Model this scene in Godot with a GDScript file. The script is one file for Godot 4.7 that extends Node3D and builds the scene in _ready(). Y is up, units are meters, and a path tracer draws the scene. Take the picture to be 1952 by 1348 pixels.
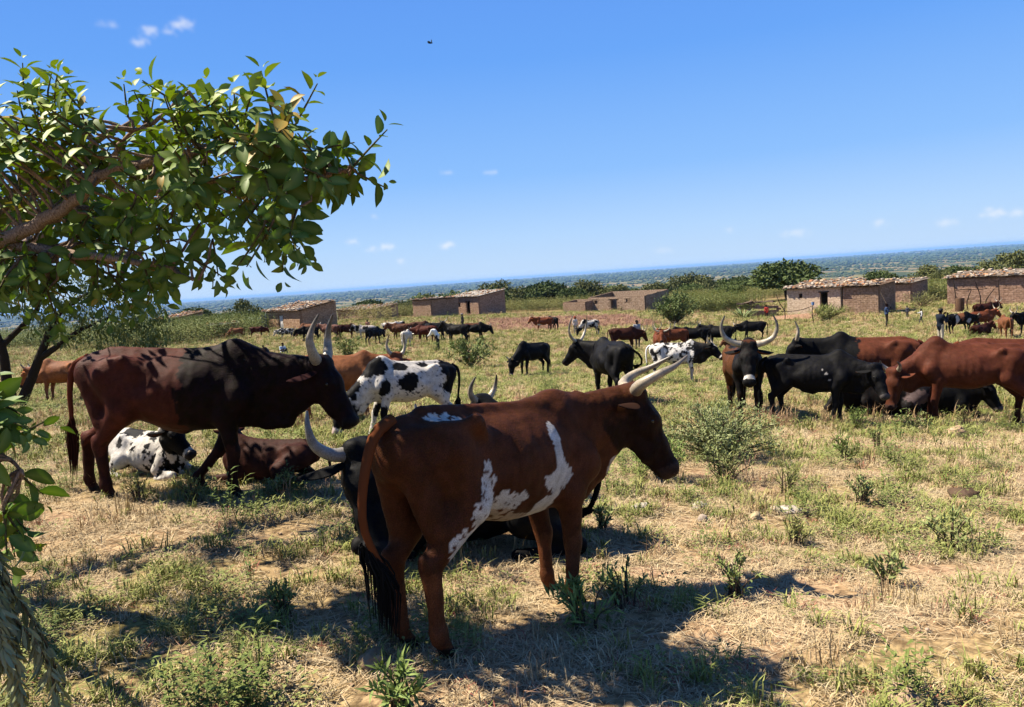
extends Node3D
# A herd of long-horned cattle resting on a dry village pasture, mud-brick houses and a wide hazy valley behind.

var mats := {}
var names_used := {}
var rng := RandomNumberGenerator.new()
var nz := FastNoiseLite.new()      # fine noise
var nz2 := FastNoiseLite.new()     # broad noise
const EYE := 1.75
const SUN := Vector3(-0.79, 1.08, -0.26)   # towards the sun

const KD := [0.0, 3.4, 4.3, 6.0, 8.0, 12.0, 20.0, 30.0, 40.0, 64.0, 100.0, 150.0, 260.0, 600.0, 1200.0, 60000.0]
const KY := [0.0, 0.0, 0.11, 0.19, 0.30, 0.70, 1.30, 1.95, 2.45, 2.95, 3.3, 4.6, 16.0, 60.0, 75.0, 75.0]

func ss(a: float, b: float, x: float) -> float:
	var t := clampf((x - a) / (b - a), 0.0, 1.0)
	return t * t * (3.0 - 2.0 * t)

func gy(x: float, z: float) -> float:      # height of the ground
	var d := -z
	var y := 0.0
	for i in range(1, KD.size()):
		if d < KD[i]:
			if d > 0.0:
				y = -lerpf(KY[i - 1], KY[i], (d - KD[i - 1]) / (KD[i] - KD[i - 1]))
			break
	var lat := 0.065 * ss(2, 6, d) * (1.0 - ss(10, 22, d)) + 0.035 * ss(10, 22, d)
	y -= lat * clampf(x, -25.0, 25.0) * (1.0 - ss(100, 200, d))
	return y

func on(x: float, z: float, up := 0.0) -> Vector3:
	return Vector3(x, gy(x, z) + up, z)

# ---------- naming, tagging ----------
func numbered(called: String) -> String:
	if not names_used.has(called):
		names_used[called] = 0
		return called
	names_used[called] += 1
	return "%s_%03d" % [called, names_used[called]]

func tag(o: Node, label: String, category := "", group := "", kind := "") -> Node:
	if label: o.set_meta("label", label)
	if category: o.set_meta("category", category)
	if group: o.set_meta("group", group)
	if kind: o.set_meta("kind", kind)
	return o

func thing(called: String, label: String, category: String, at := Vector3.ZERO, turn := 0.0, group := "") -> Node3D:
	var o := Node3D.new()
	o.name = numbered(called)
	add_child(o)
	o.position = at
	o.rotation.y = turn
	tag(o, label, category, group)
	return o

func part(called: String, mesh: Mesh, m: Material, parent: Node = self) -> MeshInstance3D:
	var o := MeshInstance3D.new()
	o.name = numbered(called) if parent == self else called
	o.mesh = mesh
	o.material_override = m
	parent.add_child(o, true)
	return o

# ---------- materials ----------
func noise_tex(freq: float, sd: int, normal := false, strength := 4.0, size := 512, octaves := 4, ramp: Gradient = null) -> NoiseTexture2D:
	var n := FastNoiseLite.new()
	n.seed = sd
	n.frequency = freq
	n.fractal_octaves = octaves
	var t := NoiseTexture2D.new()
	t.width = size
	t.height = size
	t.seamless = true
	t.noise = n
	t.as_normal_map = normal
	t.bump_strength = strength
	if ramp: t.color_ramp = ramp
	return t

func grad(cols: Array) -> Gradient:
	var g := Gradient.new()
	var o := PackedFloat32Array()
	var c := PackedColorArray()
	for e in cols:
		o.append(e[0]); c.append(e[1])
	g.offsets = o
	g.colors = c
	return g

func lin(r: float, g: float, b: float) -> Color:
	return Color(r, g, b).linear_to_srgb()

func vmat(rough: float, spec := 0.3) -> StandardMaterial3D:
	var m := StandardMaterial3D.new()
	m.vertex_color_use_as_albedo = true
	m.roughness = rough
	m.metallic_specular = spec
	return m

func make_materials() -> void:
	var bump := noise_tex(0.03, 5, true, 3.0)
	var hide := vmat(0.58, 0.15)
	hide.uv1_triplanar = true
	hide.uv1_scale = Vector3(7, 3, 7)
	hide.normal_enabled = true
	hide.normal_texture = noise_tex(0.05, 11, true, 5.0)
	hide.normal_scale = 1.0
	hide.albedo_texture = noise_tex(0.06, 12, false, 1, 512, 5, grad([[0.0, Color(0.52, 0.50, 0.48)], [0.45, Color(0.84, 0.83, 0.82)], [0.75, Color(1, 1, 1)], [1.0, Color(1, 1, 1)]]))
	mats.hide = hide
	var horn := vmat(0.42, 0.45)
	horn.uv1_triplanar = true
	horn.uv1_scale = Vector3(9, 9, 9)
	horn.albedo_texture = noise_tex(0.02, 3, false, 1, 512, 5, grad([[0.0, Color(0.55, 0.5, 0.44)], [0.5, Color(0.9, 0.88, 0.84)], [1.0, Color(1, 1, 1)]]))
	horn.normal_enabled = true
	horn.normal_texture = bump
	horn.normal_scale = 0.35
	mats.horn = horn
	var eye := StandardMaterial3D.new()
	eye.albedo_color = Color(0.02, 0.012, 0.01)
	eye.roughness = 0.08
	mats.eye = eye
	var hair := vmat(0.8, 0.08)
	mats.hair = hair
	# ground: bare reddish soil with straw flecks
	var gr := vmat(0.95, 0.15)
	gr.uv1_triplanar = true
	gr.uv1_world_triplanar = true
	gr.uv1_scale = Vector3(0.45, 0.45, 0.45)
	gr.albedo_texture = noise_tex(0.02, 21, false, 1, 1024, 6, grad([[0.0, Color(0.5, 0.46, 0.43)], [0.45, Color(0.8, 0.78, 0.76)], [0.62, Color(0.97, 0.95, 0.92)], [1.0, Color(1, 1, 1)]]))
	gr.normal_enabled = true
	gr.normal_texture = noise_tex(0.03, 22, true, 8.0, 1024, 6)
	gr.normal_scale = 1.0
	mats.ground = gr
	var grass := vmat(0.75, 0.2)
	grass.cull_mode = BaseMaterial3D.CULL_DISABLED
	grass.backlight_enabled = true
	grass.backlight = Color(0.22, 0.22, 0.14)
	mats.grass = grass
	var leaf := vmat(0.5, 0.22)
	leaf.cull_mode = BaseMaterial3D.CULL_DISABLED
	leaf.backlight_enabled = true
	leaf.backlight = Color(0.55, 0.62, 0.10)
	leaf.normal_enabled = true
	leaf.uv1_triplanar = true
	leaf.uv1_scale = Vector3(24, 24, 24)
	leaf.normal_texture = bump
	leaf.normal_scale = 0.5
	mats.leaf = leaf
	var fol := vmat(0.7, 0.25)
	fol.cull_mode = BaseMaterial3D.CULL_DISABLED
	fol.backlight_enabled = true
	fol.backlight = Color(0.20, 0.26, 0.08)
	mats.foliage = fol
	var bark := vmat(0.85, 0.2)
	bark.uv1_triplanar = true
	bark.uv1_scale = Vector3(6, 3, 6)
	bark.albedo_texture = noise_tex(0.03, 31, false, 1, 512, 5, grad([[0.0, Color(0.35, 0.3, 0.27)], [0.5, Color(0.8, 0.76, 0.72)], [1.0, Color(1, 0.98, 0.95)]]))
	bark.normal_enabled = true
	bark.normal_texture = noise_tex(0.04, 32, true, 8.0)
	mats.bark = bark
	var mud := vmat(0.95, 0.1)
	mud.uv1_triplanar = true
	mud.uv1_world_triplanar = true
	mud.uv1_scale = Vector3(0.6, 0.6, 0.6)
	mud.albedo_texture = noise_tex(0.015, 41, false, 1, 512, 6, grad([[0.0, Color(0.6, 0.57, 0.54)], [0.5, Color(0.88, 0.87, 0.86)], [1.0, Color(1, 1, 1)]]))
	mud.normal_enabled = true
	mud.normal_texture = noise_tex(0.03, 42, true, 7.0)
	mats.mud = mud
	mats.cloth = vmat(0.9, 0.1)
	mats.stone = mud

# ---------- mesh helpers ----------
class MB:
	var v := PackedVector3Array()
	var n := PackedVector3Array()
	var c := PackedColorArray()
	var i := PackedInt32Array()
	func quad(a: Vector3, b: Vector3, d: Vector3, e: Vector3, col: Color) -> void:   # flat quad a b d e
		var k := v.size()
		var nn := (e - a).cross(b - a).normalized()
		v.append(a); v.append(b); v.append(d); v.append(e)
		for q in 4:
			n.append(nn); c.append(col)
		i.append(k); i.append(k + 1); i.append(k + 2); i.append(k); i.append(k + 2); i.append(k + 3)
	func tri(a: Vector3, b: Vector3, d: Vector3, col: Color) -> void:
		var k := v.size()
		var nn := (d - a).cross(b - a).normalized()
		v.append(a); v.append(b); v.append(d)
		for q in 3:
			n.append(nn); c.append(col)
		i.append(k); i.append(k + 1); i.append(k + 2)
	func box(t: Transform3D, s: Vector3, col: Color, jit := 0.0, r: RandomNumberGenerator = null) -> void:
		var h := s * 0.5
		var p := []
		for q in 8:
			var w := Vector3(h.x if q & 1 else -h.x, h.y if q & 2 else -h.y, h.z if q & 4 else -h.z)
			if jit > 0.0: w += Vector3(r.randf_range(-jit, jit), r.randf_range(-jit, jit), r.randf_range(-jit, jit))
			p.append(t * w)
		quad(p[1], p[3], p[2], p[0], col); quad(p[4], p[6], p[7], p[5], col)
		quad(p[0], p[2], p[6], p[4], col); quad(p[5], p[7], p[3], p[1], col)
		quad(p[3], p[7], p[6], p[2], col); quad(p[5], p[1], p[0], p[4], col)
	func tube(pts: Array, radii: Array, cols: Array, sides := 8, flat := 1.0) -> void:    # smooth swept tube with closed ends
		var k0 := v.size()
		var m := pts.size()
		var up := Vector3(0.13, 0.9, 0.31).normalized()
		for a in m:
			var t: Vector3 = (pts[mini(a + 1, m - 1)] - pts[maxi(a - 1, 0)]).normalized()
			if absf(t.dot(up)) > 0.95: up = Vector3(0.9, 0.1, -0.3).normalized()
			var s := t.cross(up).normalized()
			up = s.cross(t).normalized()
			for b in sides:
				var an := TAU * b / sides
				var o := s * cos(an) + up * sin(an) * flat
				v.append(pts[a] + o * radii[a])
				n.append(o.normalized()); c.append(cols[a])
		for a in m - 1:
			for b in sides:
				var b2 := (b + 1) % sides
				var p := k0 + a * sides + b
				var q := k0 + a * sides + b2
				i.append(p); i.append(q); i.append(p + sides)
				i.append(q); i.append(q + sides); i.append(p + sides)
		for e in 2:
			var a := 0 if e == 0 else m - 1
			var kc := v.size()
			v.append(pts[a]); c.append(cols[a])
			n.append((pts[0] - pts[1]).normalized() if e == 0 else (pts[m - 1] - pts[m - 2]).normalized())
			for b in sides:
				var p := k0 + a * sides + b
				var q := k0 + a * sides + (b + 1) % sides
				i.append(kc)
				if e == 0:
					i.append(q); i.append(p)
				else:
					i.append(p); i.append(q)
	func blob(at: Vector3, r: Vector3, col: Color, noise: FastNoiseLite, amp := 0.25, nu := 8, nv := 5) -> void:    # lumpy stone
		var k0 := v.size()
		for a in nv + 1:
			var th := PI * a / nv
			for b in nu:
				var ph := TAU * b / nu
				var d := Vector3(sin(th) * cos(ph), cos(th), sin(th) * sin(ph))
				var f := 1.0 + amp * noise.get_noise_3dv(d * 60.0 + at * 37.0) * 2.0
				v.append(at + d * r * f); n.append((d / r).normalized()); c.append(col)
		for a in nv:
			for b in nu:
				var p := k0 + a * nu + b
				var q := k0 + a * nu + (b + 1) % nu
				i.append(p); i.append(p + nu); i.append(q)
				i.append(q); i.append(p + nu); i.append(q + nu)
	func mesh() -> ArrayMesh:
		var ar := []
		ar.resize(Mesh.ARRAY_MAX)
		ar[Mesh.ARRAY_VERTEX] = v
		ar[Mesh.ARRAY_NORMAL] = n
		ar[Mesh.ARRAY_COLOR] = c
		ar[Mesh.ARRAY_INDEX] = i
		var m := ArrayMesh.new()
		m.add_surface_from_arrays(Mesh.PRIMITIVE_TRIANGLES, ar)
		return m

func spline(cp: Array, steps: int) -> Array:      # Catmull-Rom through the control points
	var out := []
	var m := cp.size()
	for k in steps + 1:
		var t := float(k) / steps * (m - 1)
		var s := mini(int(t), m - 2)
		var u := t - s
		var p0: Vector3 = cp[maxi(s - 1, 0)]
		var p1: Vector3 = cp[s]
		var p2: Vector3 = cp[s + 1]
		var p3: Vector3 = cp[mini(s + 2, m - 1)]
		out.append(p1.cubic_interpolate(p2, p0, p3, u))
	return out

# ---------- smooth bodies: distances to tapered bones, joined and meshed as surface nets ----------
# bone: [a, b, radius a, radius b, blend]   trunk: rows of [x, centre y, half height, half width]
func body_mesh(trunk: Array, bones: Array, lo: Vector3, hi: Vector3, cell: float, paint: Callable, ribs := 0.0, folds := 0.0) -> ArrayMesh:
	var nx := int((hi.x - lo.x) / cell) + 2
	var ny := int((hi.y - lo.y) / cell) + 2
	var nzz := int((hi.z - lo.z) / cell) + 2
	var f := PackedFloat32Array()
	f.resize(nx * ny * nzz)
	f.fill(1.0)
	if trunk.size() > 1:
		var xa: float = trunk[0][0]
		var xb: float = trunk[-1][0]
		var sgn := 1.0
		for ix in nx:
			var x := lo.x + ix * cell
			if x < minf(xa, xb) or x > maxf(xa, xb): continue
			var s := 0
			while s < trunk.size() - 2 and x > trunk[s + 1][0]: s += 1
			var t: float = (x - trunk[s][0]) / (trunk[s + 1][0] - trunk[s][0])
			var r0: Array = trunk[maxi(s - 1, 0)]
			var r1: Array = trunk[s]
			var r2: Array = trunk[s + 1]
			var r3: Array = trunk[mini(s + 2, trunk.size() - 1)]
			var cy: float = cubic_interpolate(r1[1], r2[1], r0[1], r3[1], t)
			var hh: float = maxf(lerpf(r1[2], r2[2], t) if s == 0 or s == trunk.size() - 2 else cubic_interpolate(r1[2], r2[2], r0[2], r3[2], t), 0.01)
			var hw: float = maxf(lerpf(r1[3], r2[3], t) if s == 0 or s == trunk.size() - 2 else cubic_interpolate(r1[3], r2[3], r0[3], r3[3], t), 0.01)
			var rib := ribs * sin(x * 58.0 + 2.0 * sin(x * 9.0)) * ss(-0.34, -0.2, x) * (1.0 - ss(0.22, 0.32, x))
			for iy in range(maxi(0, int((cy - hh - 0.15 - lo.y) / cell)), mini(ny, int((cy + hh + 0.15 - lo.y) / cell) + 1)):
				var y := lo.y + iy * cell - cy
				var vv := y / hh
				var w := hw * (1.0 - 0.30 * maxf(vv, 0.0) * maxf(vv, 0.0)) + rib * maxf(0.0, 1.0 - vv * vv * 1.6)
				var v2 := vv * vv
				var base := (ix * ny + iy) * nzz
				for iz in range(maxi(0, int((-w - 0.15 - lo.z) / cell)), mini(nzz, int((w + 0.15 - lo.z) / cell) + 1)):
					var z := lo.z + iz * cell
					var u := z / w
					var k0 := sqrt(u * u + v2)
					var k1 := sqrt(u * u / (w * w) + v2 / (hh * hh))
					f[base + iz] = k0 * (k0 - 1.0) / maxf(k1, 0.001) if k1 > 0.001 else -minf(w, hh)
	for bn in bones:
		var a: Vector3 = bn[0]
		var b: Vector3 = bn[1]
		var ra: float = bn[2]
		var rb: float = bn[3]
		var k: float = bn[4]
		var ik := 0.25 / k
		var cut: bool = bn.size() > 5
		var ba := b - a
		var il := 1.0 / maxf(ba.length_squared(), 1e-8)
		var rm := maxf(ra, rb) + k * 0.6 + cell * 2.0
		var mn := (a.min(b) - Vector3.ONE * rm - lo) / cell
		var mx := (a.max(b) + Vector3.ONE * rm - lo) / cell
		var z0 := maxi(0, int(mn.z))
		var z1 := mini(nzz, int(mx.z) + 2)
		for ix in range(maxi(0, int(mn.x)), mini(nx, int(mx.x) + 2)):
			for iy in range(maxi(0, int(mn.y)), mini(ny, int(mx.y) + 2)):
				var base := (ix * ny + iy) * nzz
				var pa := Vector3(lo.x + ix * cell, lo.y + iy * cell, lo.z + z0 * cell) - a
				for iz in range(z0, z1):
					var t := clampf(pa.dot(ba) * il, 0.0, 1.0)
					var d := (pa - ba * t).length() - ra - (rb - ra) * t
					pa.z += cell
					var f0 := f[base + iz]
					if cut:
						var hc := k - absf(f0 + d)
						f[base + iz] = maxf(f0, -d) + (hc * hc * ik if hc > 0.0 else 0.0)
						continue
					var h := k - absf(f0 - d)
					if h > 0.0:
						f[base + iz] = minf(f0, d) - h * h * ik
					elif d < f0:
						f[base + iz] = d
	# surface nets: one vertex in each crossed cell, one quad round each crossed edge
	var vid := PackedInt32Array()
	vid.resize(nx * ny * nzz)
	vid.fill(-1)
	var sum := PackedVector3Array()
	var cnt := PackedInt32Array()
	var idx := PackedInt32Array()
	var strides := [ny * nzz, nzz, 1]
	var sx: int = strides[0]
	var sy: int = strides[1]
	var q := PackedInt32Array([0, 0, 0, 0])
	for ix in range(1, nx - 1):
		for iy in range(1, ny - 1):
			var base := ix * sx + iy * sy
			for iz in range(1, nzz - 1):
				var i0 := base + iz
				var f0 := f[i0]
				if f0 > 0.2 or f0 < -0.2: continue
				for ax in 3:
					var i1: int = i0 + strides[ax]
					var f1 := f[i1]
					if (f0 < 0.0) == (f1 < 0.0): continue
					var p := Vector3(ix, iy, iz)
					p[ax] += f0 / (f0 - f1)
					var s1: int = strides[(ax + 1) % 3]
					var s2: int = strides[(ax + 2) % 3]
					q[0] = i0 - s1 - s2; q[1] = i0 - s2; q[2] = i0; q[3] = i0 - s1
					for e in 4:
						var ci := q[e]
						var id := vid[ci]
						if id < 0:
							id = sum.size()
							vid[ci] = id
							sum.append(p)
							cnt.append(1)
						else:
							sum[id] += p
							cnt[id] += 1
						q[e] = id
					if f0 < 0.0:
						idx.append_array([q[0], q[2], q[1], q[0], q[3], q[2]])
					else:
						idx.append_array([q[0], q[1], q[2], q[0], q[2], q[3]])
	var nv := sum.size()
	var nor := PackedVector3Array()
	nor.resize(nv)
	for k in nv:
		sum[k] = lo + sum[k] / cnt[k] * cell
	for k in range(0, idx.size(), 3):
		var a := idx[k]
		var b := idx[k + 1]
		var d := idx[k + 2]
		var fn := (sum[d] - sum[a]).cross(sum[b] - sum[a])
		nor[a] += fn; nor[b] += fn; nor[d] += fn
	if folds > 0.0:      # loose skin and muscle: small relief, streaked downwards, then fresh normals
		for k in nv:
			var p := sum[k]
			var nk := nor[k].normalized()
			var e := nz.get_noise_3d(p.x * 95.0, p.y * 22.0, p.z * 95.0) * ss(0.3, 0.7, p.x) + 0.8 * nz.get_noise_3d(p.x * 38.0, p.y * 30.0, p.z * 38.0)
			sum[k] = p + nk * e * folds
			nor[k] = Vector3.ZERO
		for k in range(0, idx.size(), 3):
			var a := idx[k]
			var b := idx[k + 1]
			var d := idx[k + 2]
			var fn := (sum[d] - sum[a]).cross(sum[b] - sum[a])
			nor[a] += fn; nor[b] += fn; nor[d] += fn
	var col := PackedColorArray()
	col.resize(nv)
	for k in nv:
		nor[k] = nor[k].normalized()
		col[k] = paint.call(sum[k], nor[k])
	var ar := []
	ar.resize(Mesh.ARRAY_MAX)
	ar[Mesh.ARRAY_VERTEX] = sum
	ar[Mesh.ARRAY_NORMAL] = nor
	ar[Mesh.ARRAY_COLOR] = col
	ar[Mesh.ARRAY_INDEX] = idx
	var m := ArrayMesh.new()
	m.add_surface_from_arrays(Mesh.PRIMITIVE_TRIANGLES, ar)
	return m

# ---------- cattle ----------
const BLACK := Color(0.009, 0.009, 0.010)
const WHITE := Color(0.58, 0.55, 0.49)
const RED := Color(0.072, 0.0235, 0.014)
const DARKRED := Color(0.050, 0.016, 0.011)
const TAN := Color(0.27, 0.105, 0.042)

func patch_hit(p: Vector3, patches: Array, fr: float) -> int:
	for k in patches.size():
		var e: Vector3 = (p - patches[k][0]) / patches[k][1]
		var wob := nz.get_noise_3dv(p * fr) * 0.5 + nz.get_noise_3dv(p * fr * 3.7) * 0.16 + nz.get_noise_3dv(p * 320.0) * 0.10
		if e.length() + wob < 1.0: return k
	return -1

func brown(c: Color) -> Color:      # the lists give brown coats a little dark
	return Color(c.r * 1.42, c.g * 1.50, c.b * 1.45) if c.r > c.g * 1.6 and c.r < 0.16 else c

func cow(o: Dictionary) -> Node3D:
	var s: float = o.get("s", 1.0)
	var cell: float = o.get("cell", 0.03)
	var lie: bool = o.get("lie", false)
	var poll: Vector3 = o.get("poll", Vector3(0.96, 1.20, 0))
	var hd: Vector3 = (o.get("hdir", Vector3(0.68, -0.73, 0)) as Vector3).normalized()
	var hr := hd.cross(o.get("hup", Vector3.UP)).normalized()
	var hu := hr.cross(hd)
	var H := Transform3D(Basis(hd, hu, hr), poll)
	var hs: float = o.get("head", 1.12)
	H = H * Transform3D(Basis.from_scale(Vector3.ONE * hs), Vector3.ZERO)
	# horns: forward, up, out, for a head carried 55 degrees below the level
	var K := Transform3D(Basis(hd * 0.574 + hu * 0.819, hd * -0.819 + hu * 0.574, hr) * Basis.from_scale(Vector3.ONE * hs), poll)
	var dy: float = -0.50 if lie else 0.0
	var fat: float = o.get("fat", 1.0)
	var hump: float = o.get("hump", 1.0)
	var trunk := []
	for r in [[-0.86, 0.99, 0.03, 0.03], [-0.83, 0.99, 0.12, 0.10], [-0.72, 0.985, 0.180, 0.150], [-0.55, 0.95, 0.222, 0.195], [-0.35, 0.89, 0.265, 0.255], [-0.12, 0.855, 0.30, 0.285], [0.12, 0.86, 0.305, 0.272], [0.32, 0.87, 0.30, 0.215], [0.48, 0.87, 0.255, 0.16], [0.60, 0.86, 0.17, 0.11], [0.68, 0.86, 0.03, 0.03]]:
		trunk.append([r[0], r[1] + dy - (0.02 if not lie else 0.0), r[2] * lerpf(1.0, fat, 0.5), r[3] * fat])
	var B := []
	# spine, hump, shoulder blades, hip and pin bones
	B.append([Vector3(-0.60, 1.155 + dy, 0), Vector3(0.25, 1.125 + dy, 0), 0.022, 0.026, 0.07])
	B.append([Vector3(0.20, 1.10 + dy, 0), Vector3(0.36, 1.155 + dy + 0.05 * (hump - 1.0), 0), 0.05, 0.058 + 0.02 * hump, 0.10])
	B.append([Vector3(0.36, 1.155 + dy + 0.05 * (hump - 1.0), 0), Vector3(0.50, 1.10 + dy, 0), 0.058 + 0.02 * hump, 0.07, 0.10])
	for z in [-1.0, 1.0]:
		B.append([Vector3(0.33, 1.08 + dy, z * 0.085), Vector3(0.45, 0.78 + dy, z * 0.17), 0.05, 0.075, 0.055])
		B.append([Vector3(-0.25, 1.0 + dy, z * 0.345), Vector3(-0.31, 0.92 + dy, z * 0.35), 0.125, 0.12, 0.05, 1])
		B.append([Vector3(-0.58, 1.11 + dy, z * 0.215), Vector3(-0.68, 1.05 + dy, z * 0.205), 0.09, 0.08, 0.05, 1])
		B.append([Vector3(0.25, 1.02 + dy, z * 0.33), Vector3(0.24, 0.86 + dy, z * 0.36), 0.10, 0.09, 0.05, 1])
		var bo: float = o.get("bony", 0.0)
		B.append([Vector3(-0.43, 1.08 + dy + 0.012 * bo, z * (0.185 + 0.02 * bo)), Vector3(-0.38, 1.04 + dy, z * 0.17), 0.028 + 0.004 * bo, 0.045, 0.09 - 0.04 * bo])
		B.append([Vector3(-0.43, 1.085 + dy, z * 0.19), Vector3(-0.80, 1.03 + dy, z * 0.085), 0.022, 0.030, 0.075])
	var lg: Array = o.get("legs", [0.0, 0.0, 0.0, 0.0])    # front left, front right, hind left, hind right: how far the foot is ahead
	if not lie:
		for k in 2:
			var z := -1.0 if k == 0 else 1.0
			var d: float = lg[k]
			B.append([Vector3(0.42, 0.82, z * 0.15), Vector3(0.32, 0.64, z * 0.145), 0.10, 0.082, 0.07])
			B.append([Vector3(0.32, 0.66, z * 0.145), Vector3(0.365 + d * 0.5, 0.37, z * 0.125), 0.080, 0.049, 0.04])
			B.append([Vector3(0.37 + d * 0.5, 0.375, z * 0.125), Vector3(0.37 + d * 0.55, 0.335, z * 0.125), 0.052, 0.047, 0.02])
			B.append([Vector3(0.365 + d * 0.55, 0.34, z * 0.125), Vector3(0.355 + d, 0.125, z * 0.125), 0.041, 0.036, 0.02])
			B.append([Vector3(0.355 + d, 0.13, z * 0.125), Vector3(0.36 + d, 0.10, z * 0.125), 0.043, 0.041, 0.015])
			for t in [-1.0, 1.0]:
				B.append([Vector3(0.37 + d, 0.085, z * 0.125 + t * 0.008), Vector3(0.405 + d, 0.022, z * 0.125 + t * 0.022), 0.030, 0.030, 0.012])
		for k in 2:
			var z := -1.0 if k == 0 else 1.0
			var d: float = lg[k + 2]
			B.append([Vector3(-0.56, 0.95, z * 0.13), Vector3(-0.46 + d * 0.25, 0.70, z * 0.155), 0.135, 0.100, 0.07])
			B.append([Vector3(-0.76, 0.95, z * 0.085), Vector3(-0.65 + d * 0.3, 0.62, z * 0.125), 0.070, 0.070, 0.07])
			B.append([Vector3(-0.47 + d * 0.25, 0.70, z * 0.165), Vector3(-0.70 + d * 0.8, 0.44, z * 0.125), 0.098, 0.052, 0.06])
			B.append([Vector3(-0.73 + d * 0.8, 0.47, z * 0.125), Vector3(-0.70 + d * 0.85, 0.39, z * 0.125), 0.036, 0.047, 0.03])
			B.append([Vector3(-0.70 + d * 0.85, 0.42, z * 0.125), Vector3(-0.675 + d, 0.125, z * 0.125), 0.047, 0.038, 0.02])
			B.append([Vector3(-0.675 + d, 0.13, z * 0.125), Vector3(-0.67 + d, 0.10, z * 0.125), 0.045, 0.043, 0.015])
			for t in [-1.0, 1.0]:
				B.append([Vector3(-0.66 + d, 0.085, z * 0.125 + t * 0.008), Vector3(-0.625 + d, 0.022, z * 0.125 + t * 0.022), 0.030, 0.030, 0.012])
	else:
		for k in 2:
			var z := -1.0 if k == 0 else 1.0
			B.append([Vector3(0.42, 0.32, z * 0.15), Vector3(0.34, 0.16, z * 0.19), 0.10, 0.09, 0.07])
			B.append([Vector3(0.34, 0.15, z * 0.19), Vector3(0.66, 0.11, z * 0.20), 0.075, 0.05, 0.04])
			B.append([Vector3(0.66, 0.10, z * 0.20), Vector3(0.45, 0.045, z * 0.24), 0.048, 0.035, 0.03])
			B.append([Vector3(0.45, 0.045, z * 0.24), Vector3(0.36, 0.045, z * 0.235), 0.04, 0.038, 0.02])
			B.append([Vector3(-0.58, 0.44, z * 0.14), Vector3(-0.33, 0.26, z * 0.29), 0.17, 0.12, 0.08])
			B.append([Vector3(-0.33, 0.25, z * 0.29), Vector3(-0.66, 0.07, z * 0.30), 0.11, 0.055, 0.06])
			B.append([Vector3(-0.66, 0.06, z * 0.30), Vector3(-0.36, 0.045, z * 0.37), 0.046, 0.036, 0.03])
			B.append([Vector3(-0.36, 0.045, z * 0.37), Vector3(-0.27, 0.045, z * 0.37), 0.042, 0.038, 0.02])
	# neck and dewlap
	var nb: Vector3 = H * Vector3(-0.02, -0.075, 0)
	var nm: Vector3 = H * Vector3(0.06, -0.15, 0)
	var nt: Vector3 = H * Vector3(0.13, -0.21, 0)
	B.append([Vector3(0.42, 1.03 + dy, 0), nb, 0.125, 0.085 * hs, 0.08])
	B.append([Vector3(0.50, 0.90 + dy, 0), nm, 0.145, 0.088 * hs, 0.07])
	B.append([Vector3(0.56, 0.76 + dy, 0), nt, 0.09, 0.050 * hs, 0.07])
	var dl: float = o.get("dewlap", 1.0)
	if dl > 0.0:
		var w0 := Vector3(0.60, 0.60 + dy - 0.02 * dl, 0)
		var mid := (w0 + nt) * 0.5 + Vector3(-0.02, -0.05 * dl, 0)
		B.append([Vector3(0.40, 0.60 + dy, 0), w0, 0.05, 0.032, 0.05])
		B.append([w0, mid, 0.032, 0.026, 0.06])
		B.append([mid, nt, 0.026, 0.03, 0.06])
		B.append([Vector3(0.52, 0.70 + dy, 0), (mid + nm) * 0.5, 0.07, 0.05, 0.07])
		B.append([Vector3(0.50, 0.68 + dy, 0), mid, 0.06, 0.03, 0.06])
		B.append([nm, mid, 0.05, 0.03, 0.06])
		B.append([(w0 + mid) * 0.5, (nm + Vector3(0.5, 0.9 + dy, 0)) * 0.5, 0.03, 0.05, 0.06])
	# head
	for h in [[0.02, -0.035, 0.0, 0.14, -0.045, 0.0, 0.092, 0.098, 0.04], [0.14, -0.045, 0.0, 0.29, -0.065, 0.0, 0.090, 0.068, 0.04], [0.29, -0.065, 0.0, 0.43, -0.085, 0.0, 0.066, 0.060, 0.03],
			[0.09, -0.13, 0.0, 0.30, -0.135, 0.0, 0.075, 0.045, 0.04], [0.30, -0.135, 0.0, 0.435, -0.125, 0.0, 0.042, 0.036, 0.025], [-0.01, 0.02, -0.05, -0.01, 0.02, 0.05, 0.045, 0.045, 0.05],
			[0.435, -0.075, -0.032, 0.435, -0.075, 0.032, 0.044, 0.044, 0.02], [0.13, 0.0, -0.075, 0.17, 0.0, -0.075, 0.026, 0.02, 0.03], [0.13, 0.0, 0.075, 0.17, 0.0, 0.075, 0.026, 0.02, 0.03]]:
		B.append([H * Vector3(h[0], h[1], h[2]), H * Vector3(h[3], h[4], h[5]), h[6] * hs, h[7] * hs, h[8] * hs])
	if o.get("sheath", false) and not lie:
		B.append([Vector3(-0.05, 0.545, 0), Vector3(-0.20, 0.56, 0), 0.045, 0.03, 0.06])
	if o.get("udder", false) and not lie:
		B.append([Vector3(-0.36, 0.64, 0), Vector3(-0.46, 0.64, 0), 0.095, 0.085, 0.06])
	var lo := Vector3(-1.0, -0.03, -0.52)
	var hi := Vector3(0.9, 1.35 + dy, 0.52)
	for h in [H * Vector3(0.5, -0.2, -0.12), H * Vector3(0.5, 0.0, 0.12), H * Vector3(0, 0.1, 0.15), H * Vector3(0, 0.1, -0.15)]:
		lo = lo.min(h - Vector3.ONE * 0.04)
		hi = hi.max(h + Vector3.ONE * 0.04)
	lo.y = maxf(lo.y, -0.06)
	# coat
	var ct: Dictionary = o.coat
	var base: Color = brown(ct.base)
	var base2: Color = brown(ct.get("base2", ct.base))
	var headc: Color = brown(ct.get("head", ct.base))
	var legc: Color = brown(ct.get("legs", ct.base))
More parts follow.
